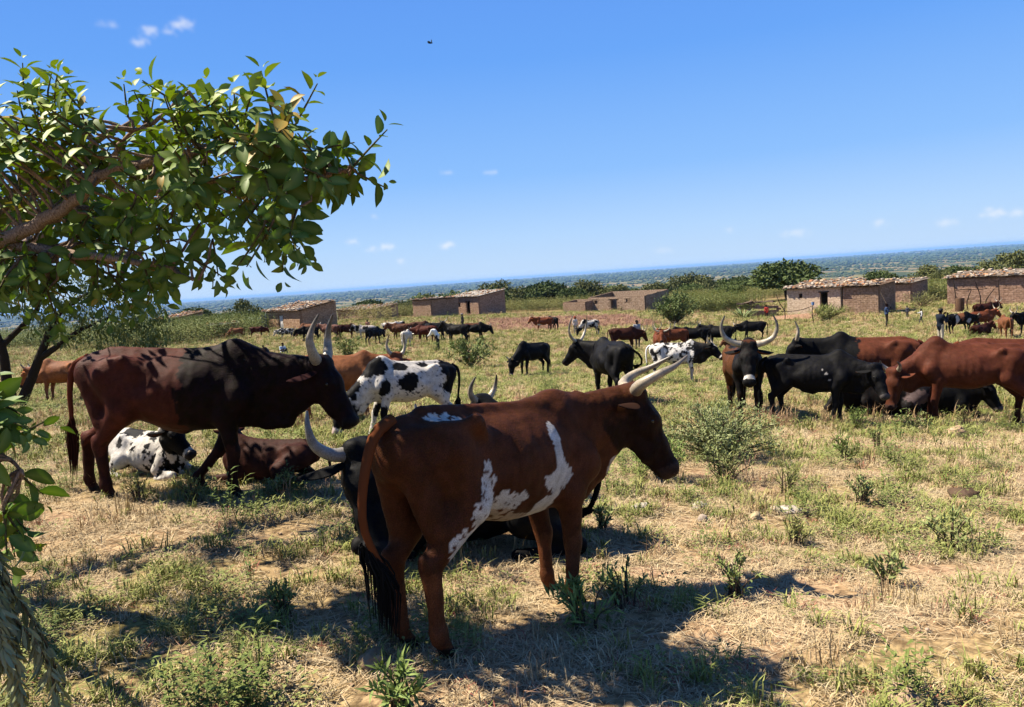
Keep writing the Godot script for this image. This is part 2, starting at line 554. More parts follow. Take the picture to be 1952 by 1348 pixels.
	var fore: Variant = ct.get("fore", null)
	if fore != null: fore = brown(fore)
	var patches: Array = ct.get("patches", [])
	var spots: float = ct.get("spots", 9.0)
	var spotc: Color = ct.get("spot_color", BLACK)
	var muz: Color = ct.get("muzzle", Color(0.02, 0.016, 0.015))
	var seedv := Vector3(ct.get("seed", 0.0), 0, 0)
	var Hi := H.affine_inverse()
	var paint := func(p: Vector3, nn: Vector3) -> Color:
		var q := Hi * p
		var n1 := nz2.get_noise_3dv((p + seedv) * 60.0)
		var c := base.lerp(base2, clampf(0.5 + n1 * 1.4, 0.0, 1.0))
		if fore != null and p.x + nz.get_noise_3dv(p * 30.0) * 0.10 > ct.get("fore_x", 0.2): c = fore
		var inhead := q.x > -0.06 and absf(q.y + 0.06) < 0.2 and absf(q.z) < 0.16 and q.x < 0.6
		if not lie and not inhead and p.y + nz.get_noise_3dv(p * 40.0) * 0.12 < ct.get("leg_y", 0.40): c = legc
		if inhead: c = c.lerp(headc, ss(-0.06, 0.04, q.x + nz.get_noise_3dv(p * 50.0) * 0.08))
		if spots < 1.0:
			if nz.get_noise_3dv((p + seedv) * ct.get("spot_freq", 22.0)) + 0.35 * nz.get_noise_3dv((p + seedv) * 70.0) > spots and not inhead: c = spotc
		var k := patch_hit(p, patches, ct.get("jag", 30.0))
		if k >= 0:
			c = brown(patches[k][2])
			if patches[k].size() > 3 and nz.get_noise_3dv(p * 95.0) > 0.34: c = base
		if inhead:
			if q.x > 0.425 + q.y * 0.2 and q.y > -0.15: c = muz
			elif ct.has("nose_ring") and q.x > 0.375: c = ct.nose_ring
		if not lie and p.y < 0.055: c = Color(0.018, 0.015, 0.013)
		var mt := 1.0 + 0.30 * nz.get_noise_3dv(p * 55.0 + seedv) + 0.22 * nz.get_noise_3d(p.x * 260.0, p.y * 90.0, p.z * 260.0)
		return Color(c.r * mt, c.g * mt, c.b * mt)
	var key := ""
	var body := body_mesh(trunk, B, lo, hi, cell, paint, o.get("ribs", 0.003), 0.006 if cell < 0.022 else 0.004)
	var root := thing(o.get("name", "cow"), o.label, "cow", Vector3.ZERO, 0.0, o.get("group", ""))
	part("body", body, mats.hide, root)
	# eyes
	var fine := cell < 0.022
	for z in [-1.0, 1.0]:
		if fine:
			var em := MB.new()
			em.blob(H * Vector3(0.155, -0.018, z * 0.088), Vector3.ONE * 0.0195 * hs, Color.WHITE, nz, 0.0, 10, 7)
			part("eye", em.mesh(), mats.eye, root)
			var nm2 := MB.new()
			nm2.blob(H * Vector3(0.474, -0.072, z * 0.036), Vector3(0.010, 0.011, 0.010) * hs, Color(0.004, 0.003, 0.003), nz, 0.1, 8, 5)
			part("nostril", nm2.mesh(), mats.hide, root)
		# ears
		if not ct.has("no_ears"):
			var e0: Vector3 = H * Vector3(0.03, -0.03, z * 0.085)
			var ed: Vector3 = o.get("ear", Vector3(-0.18, -0.22, 1.0))
			var eo: Vector3 = (H.basis * Vector3(ed.x, ed.y, ed.z * z)).normalized()
			var ef: Vector3 = (H.basis * Vector3(0.75, -0.35, 0)).normalized()      # the hollow of the ear looks forward
			ef = (ef - eo * ef.dot(eo)).normalized()
			var es := eo.cross(ef).normalized()
			var L: float = o.get("ear_len", 0.20) * hs
			var mb := MB.new()
			var rows := 8 if fine else 4
			var inner: Color = ct.get("ear_in", Color(0.16, 0.075, 0.05).lerp(headc, 0.5))
			for sd in 2:
				var k0 := mb.v.size()
				for a in rows + 1:
					var t := float(a) / rows
					var w := L * 0.27 * pow(sin(PI * clampf(0.10 + 0.90 * t, 0, 1)), 0.7) * (1.0 if t < 0.98 else 0.1)
					for b in 5:
						var u := (b - 2) / 2.0
						var pp := e0 + eo * (t * L) + es * (u * w) + ef * ((u * u * 0.75) * w - L * 0.1 * t * t - (0.0 if sd == 0 else 0.006)) + Vector3(0, -L * 0.18 * t * t, 0)
						mb.v.append(pp)
						mb.n.append((ef - es * u * 0.8).normalized() * (1.0 if sd == 0 else -1.0))
						mb.c.append(inner if sd == 0 and absf(u) < 0.8 else headc)
				for a in rows:
					for b in 4:
						var p := k0 + a * 5 + b
						var tr := [p, p + 1, p + 5, p + 1, p + 6, p + 5]
						if sd == 0: tr = [p, p + 5, p + 1, p + 1, p + 5, p + 6]
						for x in tr: mb.i.append(x)
			part("ear", mb.mesh(), mats.hair, root)
		# horns
		var hc: Array = o.get("horn", [])
		if hc.size() > 0:
			var hz: float = o.get("horn_size", 1.0)
			var cps := []
			for c in hc: cps.append(K * Vector3(c.x * hz, c.y * hz, (c.z - 0.06) * hz * z + 0.06 * z))
			var st := 16 if fine else 8
			var pts := spline(cps, st)
			var rad := []
			var cols := []
			var r0: float = o.get("horn_r", 0.036) * hs
			for a in st + 1:
				var t := float(a) / st
				rad.append(r0 * (1.0 - 0.86 * pow(t, 1.25)) * (1.0 + 0.03 * sin(t * 60.0) * (1.0 - t)))
				var pale: Color = o.get("horn_color", Color(0.44, 0.38, 0.29))
				var tip: Color = o.get("horn_tip", Color(0.06, 0.055, 0.05))
				var mixv := ss(0.45, 0.95, t + nz.get_noise_2d(t * 90.0, z * 40.0) * 0.15)
				pale = pale.lerp(Color(0.2, 0.185, 0.16), clampf(0.35 + 0.9 * nz.get_noise_2d(t * 130.0, z * 77.0), 0.0, 0.8))
				cols.append(pale.lerp(tip, mixv) if t > 0.06 else pale.lerp(headc, 0.6))
			var hm := MB.new()
			hm.tube(pts, rad, cols, 12 if fine else 6)
			part("horn", hm.mesh(), mats.horn, root)
	# tail
	var tp: Array = o.get("tail", [Vector3(-0.80, 1.10, 0), Vector3(-0.90, 1.04, 0), Vector3(-0.935, 0.86, 0.01), Vector3(-0.92, 0.62, 0.02), Vector3(-0.90, 0.45, 0.02)])
	if lie and not o.has("tail"): tp = [Vector3(-0.80, 0.60, 0), Vector3(-0.93, 0.50, 0.03), Vector3(-0.97, 0.25, 0.08), Vector3(-0.92, 0.06, 0.16), Vector3(-0.75, 0.05, 0.22)]
	var tpts := spline(tp, 14 if fine else 7)
	var trad := []
	var tcol := []
	for a in tpts.size():
		var t := float(a) / (tpts.size() - 1)
		trad.append(lerpf(0.036, 0.013, pow(t, 0.6)))
		tcol.append(ct.get("tail", base))
	var tm := MB.new()
	tm.tube(tpts, trad, tcol, 9 if fine else 6)
	var tail := part("tail", tm.mesh(), mats.hair, root)
	var sw := MB.new()
	var td: Vector3 = (tpts[-1] - tpts[-2]).normalized()
	var te: Vector3 = tpts[-1]
	var swl: float = o.get("switch_len", 0.36)
	var swc: Color = ct.get("switch", BLACK)
	var hang: Vector3 = o.get("switch_dir", Vector3(0.02, -1, 0.0))
	var r := RandomNumberGenerator.new()
	r.seed = 77
	for k in (90 if fine else 7):
		var off := Vector3(r.randf_range(-1, 1), r.randf_range(-1, 1), r.randf_range(-1, 1)) * 0.014
		var spread := Vector3(r.randf_range(-1, 1), 0, r.randf_range(-1, 1)) * 0.04
		var l := swl * r.randf_range(0.65, 1.0)
		var back := r.randf_range(0.0, 0.16)
		var p0: Vector3 = te + off - td * back
		var p1: Vector3 = p0 + (td * 0.5 + hang * 0.5).normalized() * (l * 0.4) + spread * 0.9
		var p2: Vector3 = p0 + hang.normalized() * l + spread * 0.5
		var rr := 0.004 if fine else 0.016
		sw.tube([p0, (p0 + p1) * 0.5 + spread * 0.3, p1, p2], [rr, rr * 1.3, rr, 0.001], [swc, swc, swc, swc], 4)
	part("tail_switch", sw.mesh(), mats.hair, tail)
	# stand it on the sloping ground
	var at: Vector2 = o.at
	var yaw: float = deg_to_rad(o.get("yaw", 0.0))
	var fwd := Vector3(cos(yaw), 0, -sin(yaw))
	var rt := Vector3(-fwd.z, 0, fwd.x)
	var e := 0.5
	var fx := (on(at.x + fwd.x * e, at.y + fwd.z * e) - on(at.x - fwd.x * e, at.y - fwd.z * e)).normalized()
	var sl := (on(at.x + rt.x * 0.2, at.y + rt.z * 0.2) - on(at.x - rt.x * 0.2, at.y - rt.z * 0.2)).normalized()
	var upv := sl.cross(fx).normalized()
	root.transform = Transform3D(Basis(fx, upv, fx.cross(upv).normalized()) * Basis.from_scale(Vector3.ONE * s), on(at.x, at.y) + Vector3(0, -0.012, 0))
	return root

var HLYRE := [Vector3(0, 0.02, 0.06), Vector3(0.02, 0.06, 0.16), Vector3(0.04, 0.17, 0.26), Vector3(0.04, 0.31, 0.27), Vector3(0.03, 0.44, 0.22)]
var HHERO := [Vector3(0, 0.02, 0.06), Vector3(0.0, 0.06, 0.17), Vector3(0.08, 0.11, 0.225), Vector3(0.18, 0.15, 0.20), Vector3(0.27, 0.20, 0.14)]
var HTALL := [Vector3(0, 0.02, 0.06), Vector3(0.0, 0.08, 0.13), Vector3(-0.01, 0.20, 0.17), Vector3(0.02, 0.32, 0.15), Vector3(0.07, 0.42, 0.13)]
var HWIDE := [Vector3(0, 0.02, 0.06), Vector3(0.01, 0.05, 0.20), Vector3(0.03, 0.14, 0.35), Vector3(0.03, 0.32, 0.41), Vector3(0.0, 0.50, 0.35)]
var HSHORT := [Vector3(0, 0.02, 0.06), Vector3(0.01, 0.06, 0.10), Vector3(0.03, 0.12, 0.13), Vector3(0.05, 0.17, 0.12)]
const P_STAND := [Vector3(0.96, 1.20, 0), Vector3(0.68, -0.73, 0)]
const P_UP := [Vector3(0.90, 1.32, 0), Vector3(0.80, -0.6, 0)]
const P_LOW := [Vector3(1.02, 0.95, 0), Vector3(0.5, -0.86, 0)]
const P_GRAZE := [Vector3(0.98, 0.60, 0), Vector3(0.25, -0.97, 0)]

func cattle_near() -> void:
	# brown cow with white patches, standing in front
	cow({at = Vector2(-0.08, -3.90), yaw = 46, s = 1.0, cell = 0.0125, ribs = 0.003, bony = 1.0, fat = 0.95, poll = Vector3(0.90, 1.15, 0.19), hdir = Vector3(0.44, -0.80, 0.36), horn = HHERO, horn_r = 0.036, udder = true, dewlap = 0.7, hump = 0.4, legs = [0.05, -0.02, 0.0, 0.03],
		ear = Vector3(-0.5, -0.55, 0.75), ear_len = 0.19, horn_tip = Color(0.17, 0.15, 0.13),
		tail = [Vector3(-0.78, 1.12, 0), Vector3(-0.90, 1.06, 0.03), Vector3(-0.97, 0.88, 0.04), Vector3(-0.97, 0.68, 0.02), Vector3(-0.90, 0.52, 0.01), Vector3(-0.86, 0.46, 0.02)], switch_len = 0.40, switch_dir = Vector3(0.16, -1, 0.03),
		coat = {base = Color(0.070, 0.023, 0.0105), base2 = Color(0.044, 0.0155, 0.0075), head = Color(0.018, 0.0085, 0.0055), legs = Color(0.080, 0.028, 0.013), jag = 26.0, muzzle = Color(0.05, 0.03, 0.022),  # head: dark face of its own, painted darker still for shade on it
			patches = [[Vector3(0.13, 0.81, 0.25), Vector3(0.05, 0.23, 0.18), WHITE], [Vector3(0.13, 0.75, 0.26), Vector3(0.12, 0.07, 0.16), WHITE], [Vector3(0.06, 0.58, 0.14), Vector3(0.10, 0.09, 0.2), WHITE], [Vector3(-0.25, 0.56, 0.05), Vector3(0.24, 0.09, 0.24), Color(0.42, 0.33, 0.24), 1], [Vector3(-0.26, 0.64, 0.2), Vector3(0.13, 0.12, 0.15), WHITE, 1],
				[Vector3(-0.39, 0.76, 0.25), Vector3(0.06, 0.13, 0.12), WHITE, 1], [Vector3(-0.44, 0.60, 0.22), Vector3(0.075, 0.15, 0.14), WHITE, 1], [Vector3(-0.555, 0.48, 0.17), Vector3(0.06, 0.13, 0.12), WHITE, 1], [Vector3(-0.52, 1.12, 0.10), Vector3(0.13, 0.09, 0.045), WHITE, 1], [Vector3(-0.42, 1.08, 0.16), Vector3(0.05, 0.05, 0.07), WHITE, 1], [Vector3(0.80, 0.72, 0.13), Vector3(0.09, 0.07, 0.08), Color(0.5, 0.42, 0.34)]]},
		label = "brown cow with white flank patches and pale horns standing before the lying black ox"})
	# dark red ox under the tree
	cow({name = "bullock", at = Vector2(-3.04, -6.85), yaw = 1, s = 1.17, cell = 0.015, ribs = 0.003, poll = Vector3(1.04, 1.04, 0.05), hdir = Vector3(0.60, -0.78, 0.12), horn = HTALL, horn_size = 0.82, horn_r = 0.042, hump = 0.8, dewlap = 1.7, fat = 1.05, legs = [-0.36, 0.0, -0.2, 0.06],
		ear = Vector3(-0.35, -0.9, 0.65), sheath = true, horn_color = Color(0.42, 0.38, 0.31), horn_tip = Color(0.10, 0.09, 0.08),
		tail = [Vector3(-0.78, 1.10, 0), Vector3(-0.90, 1.03, 0), Vector3(-0.93, 0.84, 0.01), Vector3(-0.925, 0.66, 0.01), Vector3(-0.92, 0.50, 0.01)], switch_len = 0.40,
		coat = {base = Color(0.070, 0.019, 0.012), base2 = Color(0.040, 0.012, 0.008), fore = Color(0.012, 0.0065, 0.0055), fore_x = 0.0, head = Color(0.014, 0.007, 0.006), legs = Color(0.028, 0.010, 0.007), switch = Color(0.035, 0.012, 0.008), ear_in = Color(0.28, 0.13, 0.09)},
		label = "big dark red ox with tall horns standing over the two lying calves"})
	# black ox lying behind the brown cow
	cow({name = "bullock", at = Vector2(-0.42, -5.25), yaw = -172, s = 1.12, cell = 0.0165, lie = true, tail = [Vector3(-0.80, 0.60, 0.02), Vector3(-0.87, 0.50, 0.03), Vector3(-0.88, 0.34, 0.06), Vector3(-0.84, 0.18, 0.12), Vector3(-0.76, 0.08, 0.20)], switch_len = 0.22, switch_dir = Vector3(0.9, -0.2, 0.4), poll = Vector3(0.62, 0.68, -0.24), hdir = Vector3(-0.16, -0.82, -0.60), horn = [Vector3(0, 0.0, 0.06), Vector3(0.01, 0.0, 0.16), Vector3(0.02, 0.06, 0.25), Vector3(0.02, 0.15, 0.28), Vector3(0.0, 0.24, 0.28)], horn_size = 0.85, horn_r = 0.036, horn_color = Color(0.34, 0.33, 0.31), horn_tip = Color(0.16, 0.17, 0.18), head = 1.3,
		ear = Vector3(0.05, -0.28, 1.0), ear_len = 0.21,
		coat = {base = BLACK, base2 = Color(0.012, 0.011, 0.011), head = BLACK, ear_in = Color(0.012, 0.011, 0.011), spots = 0.42, spot_color = Color(0.28, 0.27, 0.26), spot_freq = 14.0, muzzle = Color(0.02, 0.02, 0.021)},
		label = "black ox lying down with its face to the grass behind the brown cow"})
	cow({name = "bullock", at = Vector2(-0.30, -6.55), yaw = 12, s = 1.0, cell = 0.025, lie = true, tail = [Vector3(-0.8, 0.6, 0), Vector3(-0.86, 0.5, 0), Vector3(-0.87, 0.36, 0), Vector3(-0.84, 0.24, 0)], switch_len = 0.15, poll = Vector3(0.0, 0.86, -0.30), hdir = Vector3(-0.5, -0.6, -0.55), horn = HLYRE, horn_size = 0.5,
		coat = {base = BLACK, muzzle = Color(0.02, 0.02, 0.02)}, label = "black ox lying hidden behind the brown cow, one horn showing above her back"})
	# two calves lying under the ox
	cow({name = "calf", at = Vector2(-3.82, -7.75), yaw = -28, s = 0.70, cell = 0.02, lie = true, poll = Vector3(0.62, 0.80, 0.20), hdir = Vector3(0.80, -0.55, -0.10), head = 1.2, dewlap = 0.5, hump = 0.4, ear = Vector3(-0.4, -0.25, 0.9), ear_len = 0.2,
		coat = {base = WHITE, base2 = Color(0.60, 0.58, 0.54), head = BLACK, spots = 0.30, jag = 24.0, nose_ring = WHITE, muzzle = Color(0.03, 0.025, 0.025), seed = 3.0, patches = [[Vector3(0.52, 0.35, 0.05), Vector3(0.13, 0.28, 0.2), BLACK], [Vector3(-0.3, 0.60, 0), Vector3(0.30, 0.12, 0.15), BLACK], [Vector3(0.68, 0.86, 0.18), Vector3(0.10, 0.05, 0.03), WHITE]]},
		label = "black and white calf lying in the grass under the dark red ox"})
	cow({name = "calf", at = Vector2(-2.52, -7.35), yaw = 172, s = 0.66, cell = 0.02, lie = true, poll = Vector3(0.62, 0.84, 0.08), hdir = Vector3(0.62, -0.72, 0.3), head = 1.15, dewlap = 0.4, hump = 0.4, ear = Vector3(-0.1, 0.2, 1.0), ear_len = 0.17,
		coat = {base = Color(0.042, 0.015, 0.011), base2 = Color(0.03, 0.011, 0.008), head = Color(0.04, 0.015, 0.011)},
		label = "dark brown calf lying in the grass beside the ox's front legs"})
	# black and white spotted cow, head down
	cow({at = Vector2(-1.72, -11.3), yaw = 207, s = 0.98, cell = 0.021, poll = Vector3(0.97, 0.60, 0.0), hdir = Vector3(0.34, -0.92, 0.1), horn = HSHORT, legs = [0.0, 0.12, 0.0, -0.1],
		coat = {base = WHITE, base2 = Color(0.55, 0.53, 0.49), head = BLACK, legs = WHITE, spots = 0.47, spot_freq = 60.0, spot_color = Color(0.10, 0.10, 0.11), jag = 16.0, tail = BLACK, nose_ring = Color(0.5, 0.42, 0.40), muzzle = Color(0.4, 0.3, 0.29), patches = [[Vector3(-0.75, 0.95, -0.1), Vector3(0.22, 0.32, 0.4), BLACK], [Vector3(0.55, 1.05, -0.05), Vector3(0.22, 0.17, 0.3), BLACK], [Vector3(0.02, 0.82, -0.26), Vector3(0.15, 0.16, 0.2), BLACK], [Vector3(0.10, 1.08, -0.12), Vector3(0.13, 0.08, 0.14), BLACK], [Vector3(0.38, 0.78, -0.2), Vector3(0.10, 0.12, 0.12), BLACK], [Vector3(0.80, 0.75, -0.02), Vector3(0.14, 0.16, 0.14), BLACK], [Vector3(-0.28, 1.10, -0.08), Vector3(0.10, 0.05, 0.10), BLACK], [Vector3(0.37, 0.4, 0.0), Vector3(0.1, 0.10, 0.3), BLACK]]},
		label = "white cow with large black patches lowering her head behind the dark red ox"})
	cow({at = Vector2(-3.15, -13.6), yaw = 8, s = 1.04, cell = 0.025, poll = Vector3(0.93, 1.14, 0.12), hdir = Vector3(0.2, -0.75, 0.65), horn = HTALL, horn_size = 0.8, legs = [0.05, -0.05, 0.08, -0.05],
		coat = {base = TAN, base2 = Color(0.2, 0.075, 0.032), head = Color(0.11, 0.036, 0.02), switch = Color(0.1, 0.05, 0.03)}, label = "orange tan cow with upright horns standing behind the black and white cow"})
	cow({at = Vector2(-13.5, -22.4), yaw = 176, s = 1.04, cell = 0.03, poll = P_LOW[0], hdir = P_LOW[1], horn = HSHORT,
		coat = {base = TAN, base2 = Color(0.2, 0.08, 0.04), legs = Color(0.22, 0.10, 0.06)}, label = "orange tan cow standing beyond the forked tree trunks"})

func cattle_mid() -> void:
	cow({at = Vector2(0.66, -26.7), yaw = 222, s = 1.0, cell = 0.03, poll = P_GRAZE[0], hdir = P_GRAZE[1], horn = HSHORT, coat = {base = BLACK, muzzle = Color(0.2, 0.18, 0.17)}, label = "lone black cow grazing on open grass"})
	cow({name = "bullock", at = Vector2(2.12, -16.6), yaw = 103, s = 1.16, cell = 0.024, poll = Vector3(0.88, 1.14, -0.36), hdir = Vector3(0.55, -0.7, -0.5), horn = HLYRE, horn_size = 1.15, horn_r = 0.034, fat = 1.08, tail = [Vector3(-0.78, 1.10, 0), Vector3(-0.92, 1.05, 0.05), Vector3(-0.88, 0.90, 0.26), Vector3(-0.70, 0.74, 0.34), Vector3(-0.50, 0.72, 0.30)], switch_dir = Vector3(0.6, -0.4, -0.1), switch_len = 0.2, coat = {base = BLACK, base2 = Color(0.014, 0.014, 0.015)}, horn_color = Color(0.5, 0.46, 0.38), label = "black ox with lyre horns seen from behind, head turned left"})
	cow({at = Vector2(4.72, -21.4), yaw = -12, s = 0.98, cell = 0.026, poll = Vector3(0.92, 1.08, 0.06), hdir = Vector3(0.72, -0.62, 0.3), horn = HTALL, horn_size = 0.62, sheath = true, ear = Vector3(-0.3, -0.35, 1.0),
		coat = {base = Color(0.66, 0.64, 0.6), base2 = Color(0.62, 0.6, 0.56), head = BLACK, legs = Color(0.5, 0.43, 0.36), spots = 0.16, spot_freq = 26.0, spot_color = Color(0.03, 0.028, 0.028), jag = 26.0, ear_in = Color(0.09, 0.04, 0.03), nose_ring = WHITE, fore = Color(0.02, 0.018, 0.018), fore_x = 0.42, patches = [[Vector3(1.02, 1.03, 0.08), Vector3(0.14, 0.13, 0.05), WHITE]]},
		label = "white cow covered in black flecks with a black and white face"})
	cow({name = "bullock", at = Vector2(4.25, -13.9), yaw = -97, s = 1.16, cell = 0.018, poll = Vector3(0.92, 1.14, 0.10), hdir = Vector3(0.54, -0.80, 0.08), head = 1.3, horn = HWIDE, horn_size = 0.70, horn_r = 0.043, dewlap = 1.8, legs = [0.05, 0.0, -0.1, 0.1], ear = Vector3(-0.05, -0.30, 1.0), horn_color = Color(0.52, 0.47, 0.37), horn_tip = Color(0.035, 0.03, 0.028),
		coat = {base = Color(0.075, 0.030, 0.014), base2 = Color(0.05, 0.02, 0.011), fore = Color(0.012, 0.011, 0.011), fore_x = 0.30, head = Color(0.013, 0.012, 0.012), legs = Color(0.02, 0.013, 0.01), nose_ring = WHITE, muzzle = Color(0.012, 0.012, 0.012), ear_in = Color(0.28, 0.11, 0.055), patches = [[Vector3(0.92, 1.22, 0.10), Vector3(0.08, 0.05, 0.12), Color(0.05, 0.018, 0.01)], [Vector3(-0.2, 1.12, 0), Vector3(0.5, 0.08, 0.2), Color(0.012, 0.012, 0.012)], [Vector3(0.62, 0.62, 0.0), Vector3(0.2, 0.10, 0.12), Color(0.16, 0.075, 0.035)]]},
		label = "black and brown ox with huge wide horns facing forward beside the leafy bush"})
	cow({name = "bullock", at = Vector2(5.06, -12.6), yaw = -30, s = 1.0, cell = 0.02, ribs = 0.003, bony = 1.0, poll = Vector3(0.92, 0.98, 0.14), hdir = Vector3(0.42, -0.82, 0.38), horn = [], hump = 1.1, dewlap = 1.3, sheath = true, ear = Vector3(-0.3, -0.5, 0.9), legs = [0.0, -0.08, 0.12, 0.0],
		coat = {base = Color(0.012, 0.012, 0.013), base2 = Color(0.009, 0.009, 0.01), muzzle = Color(0.07, 0.065, 0.065), patches = [[Vector3(0.20, 0.86, 0.26), Vector3(0.025, 0.02, 0.1), WHITE], [Vector3(0.13, 0.93, 0.27), Vector3(0.016, 0.014, 0.1), WHITE], [Vector3(0.24, 0.76, 0.25), Vector3(0.016, 0.014, 0.1), WHITE]]},
		label = "young black hornless ox with white specks standing before the black and brown ox"})
	cow({name = "bullock", at = Vector2(6.95, -14.9), yaw = 160, s = 1.19, cell = 0.022, ribs = 0.002, poll = Vector3(1.05, 1.10, 0), hdir = Vector3(0.62, -0.78, 0), horn = HTALL, horn_size = 0.75, hump = 1.2,
		coat = {base = RED, base2 = Color(0.085, 0.026, 0.014), fore = BLACK, fore_x = 0.10, head = BLACK, legs = Color(0.02, 0.01, 0.008), muzzle = Color(0.12, 0.07, 0.06)},
		label = "long ox with black forequarters and red brown hind body behind the young black ox"})
	cow({at = Vector2(7.30, -12.15), yaw = 154, s = 1.15, cell = 0.019, ribs = 0.002, bony = 0.5, poll = Vector3(0.90, 0.76, -0.20), hdir = Vector3(0.16, -0.9, -0.22), horn = HSHORT, hump = 1.4, dewlap = 1.2, ear = Vector3(-0.3, -0.1, 1.0), legs = [0.0, 0.06, -0.12, 0.02],
		coat = {base = Color(0.072, 0.0225, 0.0135), base2 = Color(0.055, 0.017, 0.0105), head = Color(0.06, 0.02, 0.012), legs = Color(0.04, 0.014, 0.009), muzzle = Color(0.05, 0.03, 0.025)},
		label = "red brown cow with lowered head meeting the young black ox"})
	cow({at = Vector2(9.05, -13.4), yaw = -30, s = 1.18, cell = 0.024, poll = P_STAND[0], hdir = P_STAND[1], horn = HLYRE, coat = {base = Color(0.07, 0.021, 0.013), base2 = Color(0.055, 0.016, 0.010), patches = [[Vector3(-0.35, 0.85, 0.26), Vector3(0.07, 0.09, 0.1), WHITE, 1], [Vector3(-0.5, 0.7, 0.2), Vector3(0.05, 0.05, 0.1), WHITE, 1]]}, label = "deep red cow with white flecks, only her rump showing beside the red brown cow"})
	cow({name = "bullock", at = Vector2(6.62, -13.35), yaw = 170, s = 0.92, cell = 0.026, lie = true, poll = Vector3(0.85, 0.60, -0.15), hdir = Vector3(0.7, -0.7, -0.2), horn = [], coat = {base = Color(0.012, 0.011, 0.011), patches = [[Vector3(-0.5, 0.4, -0.3), Vector3(0.25, 0.14, 0.2), Color(0.09, 0.065, 0.065)]]}, label = "black ox lying down between the young black ox and the red brown cow"})
	cow({name = "bullock", at = Vector2(7.42, -13.25), yaw = -20, s = 0.98, cell = 0.026, lie = true, poll = Vector3(0.80, 0.66, 0.1), hdir = Vector3(0.55, -0.8, 0.15), horn = HSHORT, coat = {base = BLACK, muzzle = Color(0.1, 0.09, 0.09)}, label = "black ox lying under the belly of the red brown cow"})

